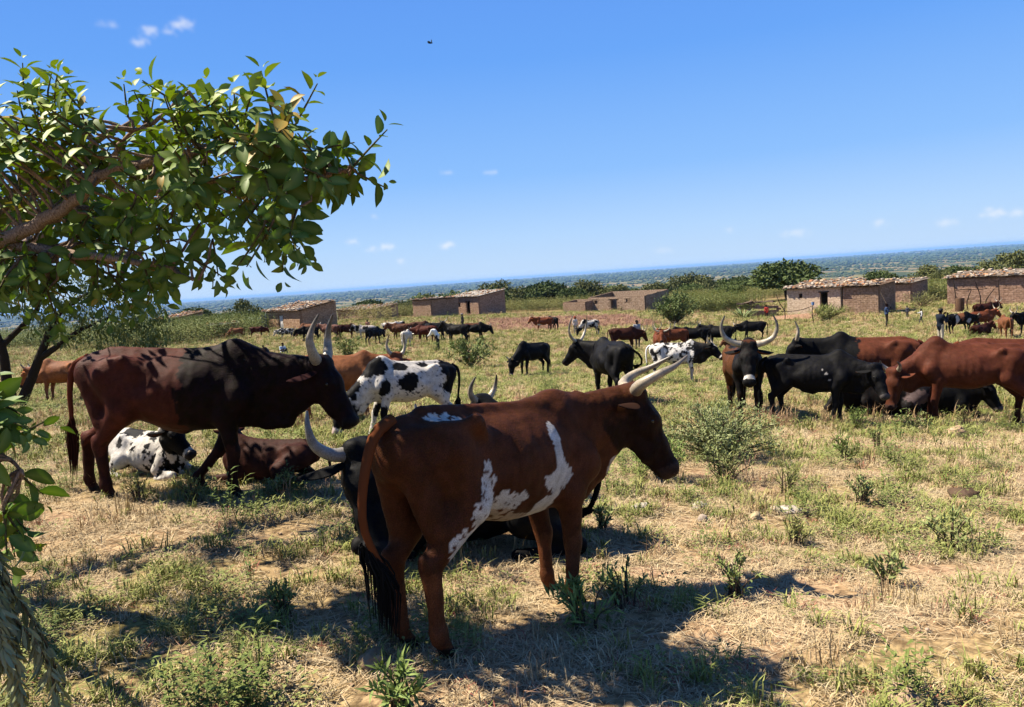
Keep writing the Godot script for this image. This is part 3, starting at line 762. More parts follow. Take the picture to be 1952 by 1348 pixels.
func cattle_far() -> void:
	var G1 := "cattle herd in front of the brick house"
	var G2 := "cattle standing close together by the round bush"
	var G3 := "cattle by the pole fence"
	var DB := {base = Color(0.040, 0.014, 0.010), base2 = Color(0.03, 0.011, 0.008)}
	var BK := {base = Color(0.010, 0.010, 0.011)}
	var RB := {base = Color(0.12, 0.036, 0.018), base2 = Color(0.095, 0.03, 0.015)}
	var BR := {base = Color(0.085, 0.035, 0.02), base2 = Color(0.06, 0.024, 0.014)}
	var TN := {base = Color(0.20, 0.085, 0.04), base2 = Color(0.17, 0.07, 0.035)}
	var BW := {base = BLACK, spots = 0.02, spot_color = WHITE, spot_freq = 13.0, head = BLACK}
	var WB := {base = WHITE, spots = 0.16, spot_color = BLACK, spot_freq = 10.0, head = BLACK, nose_ring = WHITE}
	var WH := {base = Color(0.6, 0.56, 0.48), switch = Color(0.4, 0.36, 0.3), muzzle = Color(0.2, 0.12, 0.1)}
	var L := [
		[6.3, -41.8, 10, 1.08, P_LOW, DB, HLYRE, 1.0, G2, "dark brown ox side-on behind the black lyre-horned ox"],
		[6.95, -35.3, -96, 1.02, P_STAND, RB, HWIDE, 0.85, G2, "bright red brown cow with wide white horns facing forward"],
		[8.7, -40.4, 200, 1.0, P_STAND, RB, HLYRE, 0.9, G2, "red brown cow between the wide-horned cow and a black ox"],
		[9.9, -41.1, 170, 1.0, P_STAND, BK, HWIDE, 0.7, G2, "black ox behind the white flecked cow's shoulders"],
		[11.3, -41.2, 150, 1.05, P_STAND, BK, HLYRE, 0.8, G2, "black ox at the bush with its rump turned to the meadow"],
		[14.9, -46.5, 170, 0.98, P_LOW, BK, HLYRE, 0.8, G2, "black ox standing behind the huge wide-horned ox"],
		[10.3, -34.7, 190, 0.60, P_STAND, BR, [], 1.0, G2, "small brown calf near the white flecked cow's nose"],
		[5.9, -56.9, 205, 1.02, P_GRAZE, BW, HLYRE, 0.7, "", "black cow flecked with white grazing beside a person in a red cap"],
		[2.8, -65.0, 190, 1.04, P_STAND, {base = Color(0.12, 0.036, 0.018), patches = [[Vector3(0.3, 0.6, 0), Vector3(0.2, 0.1, 0.3), WHITE]]}, HSHORT, 1.0, "", "red brown cow with a white belly patch by the pink grass"],
		[3.7, -66.6, 120, 1.0, P_LOW, BK, [], 1.0, "", "black cow half hidden behind the red brown cow by the pink grass"],
		[-25.6, -70.5, 195, 0.86, P_GRAZE, TN, [], 1.0, G1, "tan calf grazing by the small mud hut"],
		[-23.8, -71.3, 20, 0.86, P_LOW, {base = Color(0.05, 0.014, 0.01), patches = [[Vector3(0.0, 0.55, 0), Vector3(0.4, 0.08, 0.3), WHITE]]}, [], 1.0, G1, "dark red cow beside the tan calf"],
		[-19.7, -66.2, 190, 0.86, P_LOW, {base = BLACK, spots = 0.1, spot_color = WHITE, head = WHITE}, HSHORT, 1.0, G1, "black cow with white flecks and a white head in the far herd"],
		[-18.4, -68.6, 175, 1.05, P_GRAZE, TN, HSHORT, 1.0, G1, "light brown cow grazing below the brick house doorway"],
		[-16.9, -63.2, 195, 1.02, P_LOW, BK, HLYRE, 0.7, G1, "black ox in the herd below the brick house corner"],
		[-15.3, -63.9, 160, 1.10, P_STAND, {base = Color(0.11, 0.05, 0.038), base2 = Color(0.09, 0.04, 0.03)}, HWIDE, 0.7, G1, "pinkish brown ox with spread horns below the brick house"],
		[-13.9, -64.4, 30, 1.06, P_LOW, DB, HSHORT, 1.0, G1, "dark brown cow between the pinkish ox and a black and white cow"],
		[-12.0, -62.2, 182, 1.0, P_STAND, {base = Color(0.5, 0.45, 0.4), head = BLACK, nose_ring = WHITE, jag = 14.0, patches = [[Vector3(-0.1, 0.95, 0), Vector3(0.28, 0.22, 0.4), BLACK], [Vector3(0.55, 1.0, 0), Vector3(0.2, 0.25, 0.3), BLACK]]}, HSHORT, 1.0, G1, "white cow with black saddle and head in the far herd"],
		[-10.0, -55.2, 62, 1.06, P_LOW, {base = Color(0.013, 0.014, 0.016), legs = Color(0.02, 0.02, 0.02)}, [], 1.0, G1, "black calf with its back turned in front of the far herd"],
		[-10.4, -66.4, 5, 1.02, P_STAND, WB, HSHORT, 1.0, G1, "white backed cow with dark spots at the back of the far herd"],
		[-8.8, -60.2, 170, 1.10, P_STAND, BR, HLYRE, 0.6, G1, "grey brown ox side-on in the middle of the far herd"],
		[-7.6, -64.0, 15, 1.08, P_LOW, {base = Color(0.065, 0.03, 0.02)}, HSHORT, 1.0, G1, "dull brown cow behind the cream calf in the far herd"],
		[-7.15, -51.6, 80, 0.94, P_LOW, WH, [], 1.0, G1, "cream white calf seen from behind in the far herd"],
		[-6.3, -55.1, 165, 1.08, P_LOW, {base = Color(0.06, 0.017, 0.012)}, HSHORT, 1.0, G1, "dark red cow beside the cream white calf"],
		[-5.6, -57.6, 15, 1.16, P_LOW, {base = Color(0.014, 0.015, 0.017)}, HSHORT, 1.0, G1, "big black ox behind the bending man in white"],
		[-3.9, -53.4, 155, 1.14, P_UP, {base = Color(0.013, 0.012, 0.012)}, HWIDE, 0.9, G1, "black ox with round upturned horns beside the man in white"],
		[-2.6, -55.4, -12, 1.12, P_LOW, {base = BLACK, patches = [[Vector3(-0.2, 1.15, 0), Vector3(0.5, 0.12, 0.2), Color(0.06, 0.02, 0.012)]]}, HSHORT, 1.0, G1, "black ox with a reddish back at the end of the far herd"],
		[26.7, -44.6, 10, 1.06, P_LOW, {base = BLACK, head = BLACK, jag = 12.0, nose_ring = WHITE, patches = [[Vector3(-0.05, 1.0, 0), Vector3(0.22, 0.26, 0.5), Color(0.14, 0.055, 0.028)], [Vector3(-0.38, 0.85, 0), Vector3(0.14, 0.32, 0.5), WHITE], [Vector3(0.35, 0.72, 0.1), Vector3(0.18, 0.14, 0.3), Color(0.4, 0.42, 0.42)]]}, HSHORT, 1.0, G3, "black, white and brown patched cow beside the man in a dark jacket"],
		[28.3, -45.1, 12, 1.06, P_STAND, RB, HLYRE, 0.9, G3, "red brown ox with upswept horns behind the patched cow"],
		[33.8, -53.5, 5, 1.04, P_STAND, DB, HLYRE, 0.8, G3, "dark brown ox standing nearest the pole fence"],
		[26.6, -40.4, 70, 1.0, P_LOW, {base = Color(0.13, 0.05, 0.025), base2 = Color(0.10, 0.04, 0.02)}, HLYRE, 0.6, G3, "light brown cow seen from behind near the patched cow"],
		[28.6, -41.4, 190, 1.04, P_STAND, {base = BLACK, patches = [[Vector3(-0.1, 0.8, 0), Vector3(0.25, 0.4, 0.4), WHITE]]}, HLYRE, 0.9, G3, "black and white ox with pale horns facing the light brown cow"]]
	var pal := [Color(0.46, 0.41, 0.31), Color(0.5, 0.46, 0.38)]
	for k in L.size():
		var e: Array = L[k]
		cow({name = "calf" if e[9].contains("calf") and not e[9].contains("beside") and not e[9].contains("behind the cream") else "cow" if e[9].contains("cow") else "bullock", at = Vector2(e[0], e[1]), yaw = e[2], s = e[3], cell = 0.036, poll = e[4][0], hdir = e[4][1] + Vector3(0, 0, 0.12 * sin(k * 2.3)), coat = (e[5] as Dictionary).merged({seed = k * 1.7}), horn = e[6], horn_size = e[7], horn_color = pal[k % 2], group = e[8], label = e[9], fat = 1.0 + 0.06 * sin(k * 1.3), legs = [0.08 * sin(k), -0.06 * sin(k * 2.0), 0.1 * sin(k * 1.7), -0.08 * sin(k * 1.1)]})
	cow({name = "calf", at = Vector2(26.75, -42.7), yaw = 20, s = 0.95, cell = 0.036, lie = true, poll = Vector3(0.75, 0.78, 0.1), hdir = Vector3(0.7, -0.7, 0.1), horn = [], group = G3, coat = DB, label = "dark brown calf lying before the red brown ox"})

# ---------- leaves, trees, bushes, grass ----------
func leaf_into(mb: MB, t: Transform3D, L: float, W: float, col: Color, curl := 0.25, seg := 4) -> void:   # a folded, arching leaf along +x, face +y
	var k0 := mb.v.size()
	for a in seg + 1:
		var u := float(a) / seg
		var w := W * 0.5 * pow(sin(PI * clampf(0.03 + 0.97 * u, 0, 1)), 0.75)
		var y := -curl * L * u * u
		for b in 3:
			var s := b - 1.0
			mb.v.append(t * Vector3(u * L, y + absf(s) * w * 0.30, s * w))
			mb.n.append((t.basis * Vector3(curl * u * 1.5, 1, -s * 0.3)).normalized())
			mb.c.append(col if b != 1 else col.lerp(Color(0.25, 0.3, 0.1), 0.4))
	for a in seg:
		for b in 2:
			var p := k0 + a * 3 + b
			for q in [p, p + 3, p + 1, p + 1, p + 3, p + 4]: mb.i.append(q)

func frame_from(dir: Vector3, up: Vector3, at: Vector3) -> Transform3D:     # +x along dir
	var x := dir.normalized()
	var z := x.cross(up)
	if z.length() < 0.01: z = x.cross(Vector3(0.3, 0.2, 0.9))
	z = z.normalized()
	return Transform3D(Basis(x, z.cross(x), z), at)

func rvec(r: RandomNumberGenerator) -> Vector3:
	while true:
		var p := Vector3(r.randf_range(-1, 1), r.randf_range(-1, 1), r.randf_range(-1, 1))
		if p.length() <= 1.0: return p
	return Vector3.ZERO

func guava_tree() -> void:
	var r := RandomNumberGenerator.new()
	r.seed = 21
	var root := thing("guava_tree", "broad-leaved tree reaching over the pasture with green fruit and crooked pale branches", "tree", on(-4.75, -5.0))
	var o := root.position
	var wood := MB.new()
	var pale := Color(0.36, 0.28, 0.22)
	var limbs := []
	var lim := [
		[[Vector3(-4.75, -0.2, -5.0), Vector3(-4.65, 0.6, -4.95), Vector3(-4.25, 1.35, -4.75), Vector3(-3.5, 1.92, -4.5)], 0.13, 0.075],
		[[Vector3(-3.5, 1.92, -4.5), Vector3(-2.82, 2.15, -4.3), Vector3(-2.39, 2.29, -4.2), Vector3(-2.07, 2.45, -4.1), Vector3(-1.63, 2.48, -3.95), Vector3(-1.2, 2.54, -3.8), Vector3(-0.98, 2.47, -3.65)], 0.046, 0.010],
		[[Vector3(-2.84, 2.14, -4.32), Vector3(-2.56, 2.08, -4.3), Vector3(-2.25, 2.02, -4.2), Vector3(-1.85, 1.95, -4.05), Vector3(-1.58, 1.84, -3.9)], 0.034, 0.009],
		[[Vector3(-3.5, 1.92, -4.5), Vector3(-3.1, 2.35, -4.7), Vector3(-2.6, 2.66, -4.7), Vector3(-2.1, 2.85, -4.6)], 0.05, 0.012],
		[[Vector3(-4.25, 1.35, -4.75), Vector3(-4.1, 2.0, -5.6), Vector3(-3.8, 2.5, -6.5), Vector3(-3.5, 2.8, -7.6)], 0.07, 0.015],
		[[Vector3(-4.1, 2.0, -5.6), Vector3(-3.3, 2.4, -5.9), Vector3(-2.6, 2.6, -5.9), Vector3(-2.1, 2.6, -5.6)], 0.045, 0.012],
		[[Vector3(-4.25, 1.35, -4.75), Vector3(-4.7, 2.2, -4.2), Vector3(-4.6, 2.9, -3.8)], 0.06, 0.015],
		[[Vector3(-1.63, 2.48, -3.95), Vector3(-1.5, 2.36, -3.8), Vector3(-1.3, 2.3, -3.75), Vector3(-1.0, 2.28, -3.62), Vector3(-0.7, 2.30, -3.6)], 0.016, 0.006],
		[[Vector3(-2.07, 2.45, -4.1), Vector3(-1.95, 2.6, -4.05), Vector3(-1.7, 2.68, -3.95), Vector3(-1.5, 2.78, -3.85)], 0.018, 0.006],
		[[Vector3(-4.25, 1.35, -4.75), Vector3(-3.3, 1.35, -3.9), Vector3(-2.6, 1.32, -3.35), Vector3(-2.22, 1.25, -3.1), Vector3(-2.02, 1.12, -3.0)], 0.035, 0.006]]
	for l in lim:
		var pts := spline(l[0], 6 * (l[0].size() - 1))
		var rad := []
		var cols := []
		for a in pts.size():
			pts[a] += rvec(r) * 0.012 - o
			rad.append(lerpf(l[1], l[2], float(a) / (pts.size() - 1)))
			cols.append(pale)
			limbs.append(pts[a])
		wood.tube(pts, rad, cols, 9)
	# clouds of shoots: centre, radii, count, droop (-1 hanging .. 1 upright)
	var cl := [[Vector3(-2.44, 2.66, -4.2), Vector3(0.40, 0.22, 0.4), 28, 0.8], [Vector3(-1.87, 2.54, -4.0), Vector3(0.38, 0.20, 0.35), 28, 0.8], [Vector3(-1.39, 2.47, -3.8), Vector3(0.30, 0.20, 0.3), 19, 0.7], [Vector3(-1.02, 2.47, -3.62), Vector3(0.14, 0.14, 0.2), 10, 0.7], [Vector3(-1.04, 2.33, -3.6), Vector3(0.22, 0.17, 0.25), 15, -0.2], [Vector3(-1.47, 2.25, -3.9), Vector3(0.35, 0.20, 0.3), 18, -0.3], [Vector3(-0.98, 2.05, -3.5), Vector3(0.11, 0.12, 0.14), 6, -0.8], [Vector3(-2.07, 2.27, -4.3), Vector3(0.45, 0.26, 0.35), 22, 0.0], [Vector3(-2.75, 2.27, -4.5), Vector3(0.45, 0.36, 0.4), 36, 0.1], [Vector3(-2.6, 1.95, -4.4), Vector3(0.45, 0.16, 0.3), 30, -0.7], [Vector3(-1.78, 1.97, -4.0), Vector3(0.25, 0.08, 0.2), 7, -0.7],
		[Vector3(-0.78, 2.31, -3.6), Vector3(0.09, 0.05, 0.06), 6, 0.15], [Vector3(-0.68, 2.30, -3.6), Vector3(0.02, 0.02, 0.03), 2, 0.2], [Vector3(-1.49, 2.68, -3.8), Vector3(0.07, 0.06, 0.08), 3, 1.0], [Vector3(-3.0, 2.62, -4.7), Vector3(0.5, 0.3, 0.5), 24, 0.6], [Vector3(-3.6, 2.5, -4.4), Vector3(0.5, 0.4, 0.6), 18, 0.3], [Vector3(-2.4, 2.5, -5.6), Vector3(0.7, 0.3, 0.5), 18, 0.3], [Vector3(-3.5, 2.62, -6.2), Vector3(0.7, 0.35, 0.6), 26, 0.3], [Vector3(-3.3, 2.85, -7.5), Vector3(0.9, 0.35, 0.5), 34, 0.3], [Vector3(-4.7, 2.9, -7.4), Vector3(0.7, 0.35, 0.5), 22, 0.3], [Vector3(-4.5, 2.9, -5.3), Vector3(0.8, 0.5, 0.9), 24, 0.4],
		[Vector3(-2.08, 1.20, -3.0), Vector3(0.10, 0.18, 0.12), 10, -0.6], [Vector3(-2.12, 1.38, -3.05), Vector3(0.10, 0.1, 0.1), 6, -0.5], [Vector3(-2.13, 0.97, -3.0), Vector3(0.07, 0.06, 0.08), 5, -0.9]]
	var leaves := []      # transform, length, colour
	for c in cl:
		for k in c[2]:
			var q := rvec(r)
			var p: Vector3 = c[0] + q * c[1] - o
			# join it to the nearest limb
			var best: Vector3 = limbs[0]
			for l in limbs:
				if l.distance_squared_to(p) < best.distance_squared_to(p): best = l
			var outw := (p - best).normalized()
			var dr: float = c[3]
			var dir := (outw * 0.5 + Vector3(r.randf_range(-0.6, 0.6), dr + r.randf_range(-0.35, 0.35), r.randf_range(-0.6, 0.6)) + q * 0.6).normalized()
			var sl := r.randf_range(0.14, 0.24)
			var bend := Vector3(0, -0.05 if dr < 0 else 0.03, 0)
			if p.distance_to(best) < 0.75:
				wood.tube(spline([best, best.lerp(p, 0.5) + rvec(r) * 0.05, p, p + dir * sl], 6), [0.010, 0.009, 0.008, 0.007, 0.006, 0.005, 0.003], [pale, pale, pale, pale, Color(0.14, 0.12, 0.06), Color(0.14, 0.14, 0.06), Color(0.14, 0.16, 0.05)], 5)
			else:
				wood.tube([p - dir * 0.15, p, p + dir * sl], [0.006, 0.005, 0.003], [pale, pale, pale], 5)
			var nl := r.randi_range(4, 6)
			var roll := r.randf() * TAU
			for j in nl:
				var u := float(j) / (nl - 1)
				var fr := frame_from(dir, Vector3(0.1, 1, 0.2), p + dir * sl * u + bend * u * u)
				for sd in 2:
					var an := roll + j * PI * 0.5 * 0.8 + sd * PI
					var out2: Vector3 = fr.basis.y * cos(an) + fr.basis.z * sin(an)
					var ld: Vector3 = (dir * (0.35 + 0.6 * u) + out2 * 1.0 + Vector3(0, -0.25 if dr < 0.2 else 0.1, 0)).normalized()
					var fc: Vector3 = (dir + Vector3.UP * 0.7 + rvec(r) * 0.35).normalized()
					var L := lerpf(0.122, 0.085, u) * r.randf_range(0.6, 1.2)
					if j == nl - 1: L *= 0.75
					var col := Color(0.058, 0.115, 0.022).lerp(Color(0.115, 0.175, 0.022), r.randf())
					if j >= nl - 3 and dr > 0.3 and r.randf() < 0.8: col = Color(0.21, 0.27, 0.03)  # sunlit look of the upper shoots painted into their leaf colour
					if r.randf() < 0.018: col = Color(0.32, 0.19, 0.03)
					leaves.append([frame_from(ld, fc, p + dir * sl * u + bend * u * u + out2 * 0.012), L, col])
	var bark := part("branches", wood.mesh(), mats.bark, root)
	# the nearest 300 leaves are parts of their own, the rest one mass
	var eye := Vector3(0, EYE, 0) - o
	leaves.sort_custom(func(a, b): return a[0].origin.distance_squared_to(eye) < b[0].origin.distance_squared_to(eye))
	var proto := []
	for k in 12:
		var m := MB.new()
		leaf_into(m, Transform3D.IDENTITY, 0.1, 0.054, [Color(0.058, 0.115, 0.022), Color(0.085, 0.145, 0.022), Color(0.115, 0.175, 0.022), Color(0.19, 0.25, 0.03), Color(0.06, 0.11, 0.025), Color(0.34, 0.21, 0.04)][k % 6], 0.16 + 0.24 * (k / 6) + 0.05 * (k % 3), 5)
		proto.append(m.mesh())
	var rest := MB.new()
	for k in leaves.size():
		var lf: Array = leaves[k]
		if k < 300:
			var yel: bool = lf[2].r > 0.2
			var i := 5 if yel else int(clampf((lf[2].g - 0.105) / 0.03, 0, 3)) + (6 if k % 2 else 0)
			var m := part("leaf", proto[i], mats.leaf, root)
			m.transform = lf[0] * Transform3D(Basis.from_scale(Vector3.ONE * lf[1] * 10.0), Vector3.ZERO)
		else:
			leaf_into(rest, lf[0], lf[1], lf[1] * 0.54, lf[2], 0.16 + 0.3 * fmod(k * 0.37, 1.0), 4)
	var rm := part("leaf_mass", rest.mesh(), mats.leaf, root)
	rm.set_meta("kind", "stuff")
	for p in [Vector3(-1.40, 2.36, -3.72), Vector3(-1.22, 2.40, -3.60), Vector3(-1.08, 2.48, -3.55), Vector3(-1.46, 2.24, -3.70), Vector3(-1.75, 2.33, -3.85), Vector3(-1.03, 2.40, -3.48)]:
		var fm := MB.new()
		fm.blob(p - o, Vector3(0.024, 0.03, 0.024), Color(0.14, 0.20, 0.05), nz, 0.03, 12, 8)
		fm.tube([p - o + Vector3(0, 0.028, 0), p - o + Vector3(0.005, 0.09, 0.01)], [0.003, 0.003], [pale, pale], 4)
		part("fruit", fm.mesh(), mats.leaf, root)
	print("guava leaves ", leaves.size())

func drooping_herb() -> void:
	var r := RandomNumberGenerator.new()
	r.seed = 5
	var at := on(-2.02, -2.25)
	var root := thing("drooping_herb", "wilted grey green weed drooping to the ground, its narrow leaves twisted", "plant", at)
	var stem := MB.new()
	var lm := MB.new()
	for s in 6:
		var top := Vector3(0.36 + s * 0.015, 1.02 - s * 0.03, s * 0.03)
		var ex := [0.50, 0.40, 0.53, 0.44, 0.47, 0.36][s] as float
		var cp := [Vector3(0, -0.05, 0), Vector3(0.08, 0.5, 0.08), top, top + Vector3(0.07, -0.08, 0.02), Vector3(ex + 0.03, 0.66, top.z), Vector3(ex, 0.30, top.z)]
		var pts := spline(cp, 60)
		var rad := []
		var cols := []
		for a in pts.size():
			rad.append(lerpf(0.007, 0.002, a / 60.0))
			cols.append(Color(0.14, 0.12, 0.07))
			if a > 22:
				for k in 7:
					var d := Vector3(r.randf_range(-0.7, 0.7), r.randf_range(-2.2, -0.9), r.randf_range(-0.7, 0.7)).normalized()
					leaf_into(lm, frame_from(d, rvec(r), pts[a] + rvec(r) * 0.012), r.randf_range(0.035, 0.075), 0.013, Color(0.11, 0.13, 0.075).lerp(Color(0.21, 0.215, 0.13), r.randf()), 0.5 * r.randf_range(-1, 1), 3)
		stem.tube(pts, rad, cols, 5)
	part("stems", stem.mesh(), mats.bark, root)
	var l := part("leaf_mass", lm.mesh(), mats.foliage, root)
	l.set_meta("kind", "stuff")

func bush(called: String, label: String, cat: String, x: float, z: float, rx: float, h: float, stems: int, per: int, L: float, cols: Array, sd: int, group := "", upright := 0.5, wratio := 0.38) -> Node3D:
	var r := RandomNumberGenerator.new()
	r.seed = sd
	var root := thing(called, label, cat, on(x, z), 0.0, group)
	var wood := MB.new()
	var lm := MB.new()
	var bc := Color(0.13, 0.105, 0.08)
	for s in stems:
		var an := r.randf() * TAU
		var q := sqrt(r.randf())
		var tip := Vector3(cos(an) * rx * q, h * r.randf_range(0.55, 1.05) * sqrt(maxf(0.05, 1.0 - q * q * (1.0 - upright))), sin(an) * rx * q)
		var mid := tip * Vector3(0.42, 0.55, 0.42) + rvec(r) * 0.12 * rx
		var pts := spline([Vector3(cos(an) * 0.05, -0.05, sin(an) * 0.05), mid, tip], 8)
		var rad := []
		var cc := []
		for a in pts.size():
			rad.append(lerpf(0.012, 0.003, a / 8.0) * (0.5 + rx))
			cc.append(bc)
		wood.tube(pts, rad, cc, 4)
		for k in per:
			var u := 1.0 - pow(r.randf(), 1.6) * 0.72
			var a := mini(int(u * 8.0), 7)
			var p: Vector3 = (pts[a] as Vector3).lerp(pts[a + 1], u * 8.0 - a) + rvec(r) * (0.13 * rx)
			var d := (rvec(r) + (tip - mid).normalized() * 0.5 + Vector3(0, 0.35, 0)).normalized()
			leaf_into(lm, frame_from(d, (Vector3.UP + rvec(r) * 0.9).normalized(), p), L * r.randf_range(0.6, 1.2), L * wratio, (cols[0] as Color).lerp(cols[1], r.randf()), 0.2, 2)
	part("stems", wood.mesh(), mats.bark, root)
	var l := part("leaf_mass", lm.mesh(), mats.foliage, root)
	l.set_meta("kind", "stuff")
	return root

# crown shapes shared by the trees: many leaf clumps through a lobed volume; unit radius, base at y 0
func crown_mesh(sd: int, lobes: int, count: int, L: float, cols: Array, flat: float, droop := 0.0) -> ArrayMesh:
	var r := RandomNumberGenerator.new()
	r.seed = sd
	var lb := []
	for k in lobes:
		var an := TAU * k / lobes + r.randf_range(-0.5, 0.5)
		var q := r.randf_range(0.25, 0.72) if k > 0 else 0.0
		lb.append([Vector3(cos(an) * q, (r.randf_range(0.25, 0.75) if k > 0 else 0.72) * flat, sin(an) * q), Vector3(r.randf_range(0.3, 0.45), r.randf_range(0.26, 0.40) * flat, r.randf_range(0.3, 0.45))])
	var mb := MB.new()
	for k in count:
		var l: Array = lb[r.randi() % lobes]
		var q := rvec(r).normalized() * pow(r.randf(), 0.35) * r.randf_range(0.85, 1.12)
		if q.y < -0.3: q.y *= 0.6
		var p: Vector3 = l[0] + q * l[1]
		var d := (q * 0.8 + rvec(r) * 0.9 + Vector3(0, -droop, 0)).normalized()
		var up := (q + Vector3(0, 0.5, 0) + rvec(r) * 0.7).normalized()
		var t := frame_from(d, up, p)
		var c: Color = (cols[0] as Color).lerp(cols[1], r.randf())
		var s := L * r.randf_range(0.6, 1.3)
		var a := t * Vector3(-s * 0.5, 0, 0)
		var b := t * Vector3(0, s * 0.12, -s * 0.34)
		var e := t * Vector3(s * 0.6, -s * 0.1, 0)
		var f := t * Vector3(0.05 * s, s * 0.12, s * 0.34)
		mb.tri(a, b, e, c); mb.tri(a, e, f, c)
	return mb.mesh()

func trunk_mesh(sd: int, hh: float, rr: float, limbs: int, col: Color) -> ArrayMesh:
	var r := RandomNumberGenerator.new()
	r.seed = sd
	var mb := MB.new()
	var fork := Vector3(r.randf_range(-0.1, 0.1), hh, r.randf_range(-0.1, 0.1))
	mb.tube([Vector3(0, -0.15, 0), Vector3(0, 0.02, 0), fork * 0.5 + rvec(r) * 0.03, fork], [rr * 1.5, rr * 1.15, rr, rr * 0.85], [col, col, col, col], 8)
	for k in limbs:
		var an := TAU * k / limbs + r.randf()
		var e := fork + Vector3(cos(an) * 0.5, r.randf_range(0.25, 0.5), sin(an) * 0.5)
		mb.tube(spline([fork * 0.92, fork.lerp(e, 0.45) + Vector3(0, 0.05, 0), e], 5), [rr * 0.7, rr * 0.6, rr * 0.5, rr * 0.4, rr * 0.28, rr * 0.15], [col, col, col, col, col, col], 6)
	return mb.mesh()

func tree(called: String, label: String, at: Vector3, crown: ArrayMesh, trunk: ArrayMesh, s: Vector3, lift: float, turn: float, group := "") -> Node3D:
	var root := thing(called, label, "tree", at, turn, group)
	var t := part("trunk", trunk, mats.bark, root)
	t.scale = Vector3(s.x, s.y, s.x)
	var c := part("crown", crown, mats.foliage, root)
	c.scale = s
	c.position.y = lift * s.y
	return root

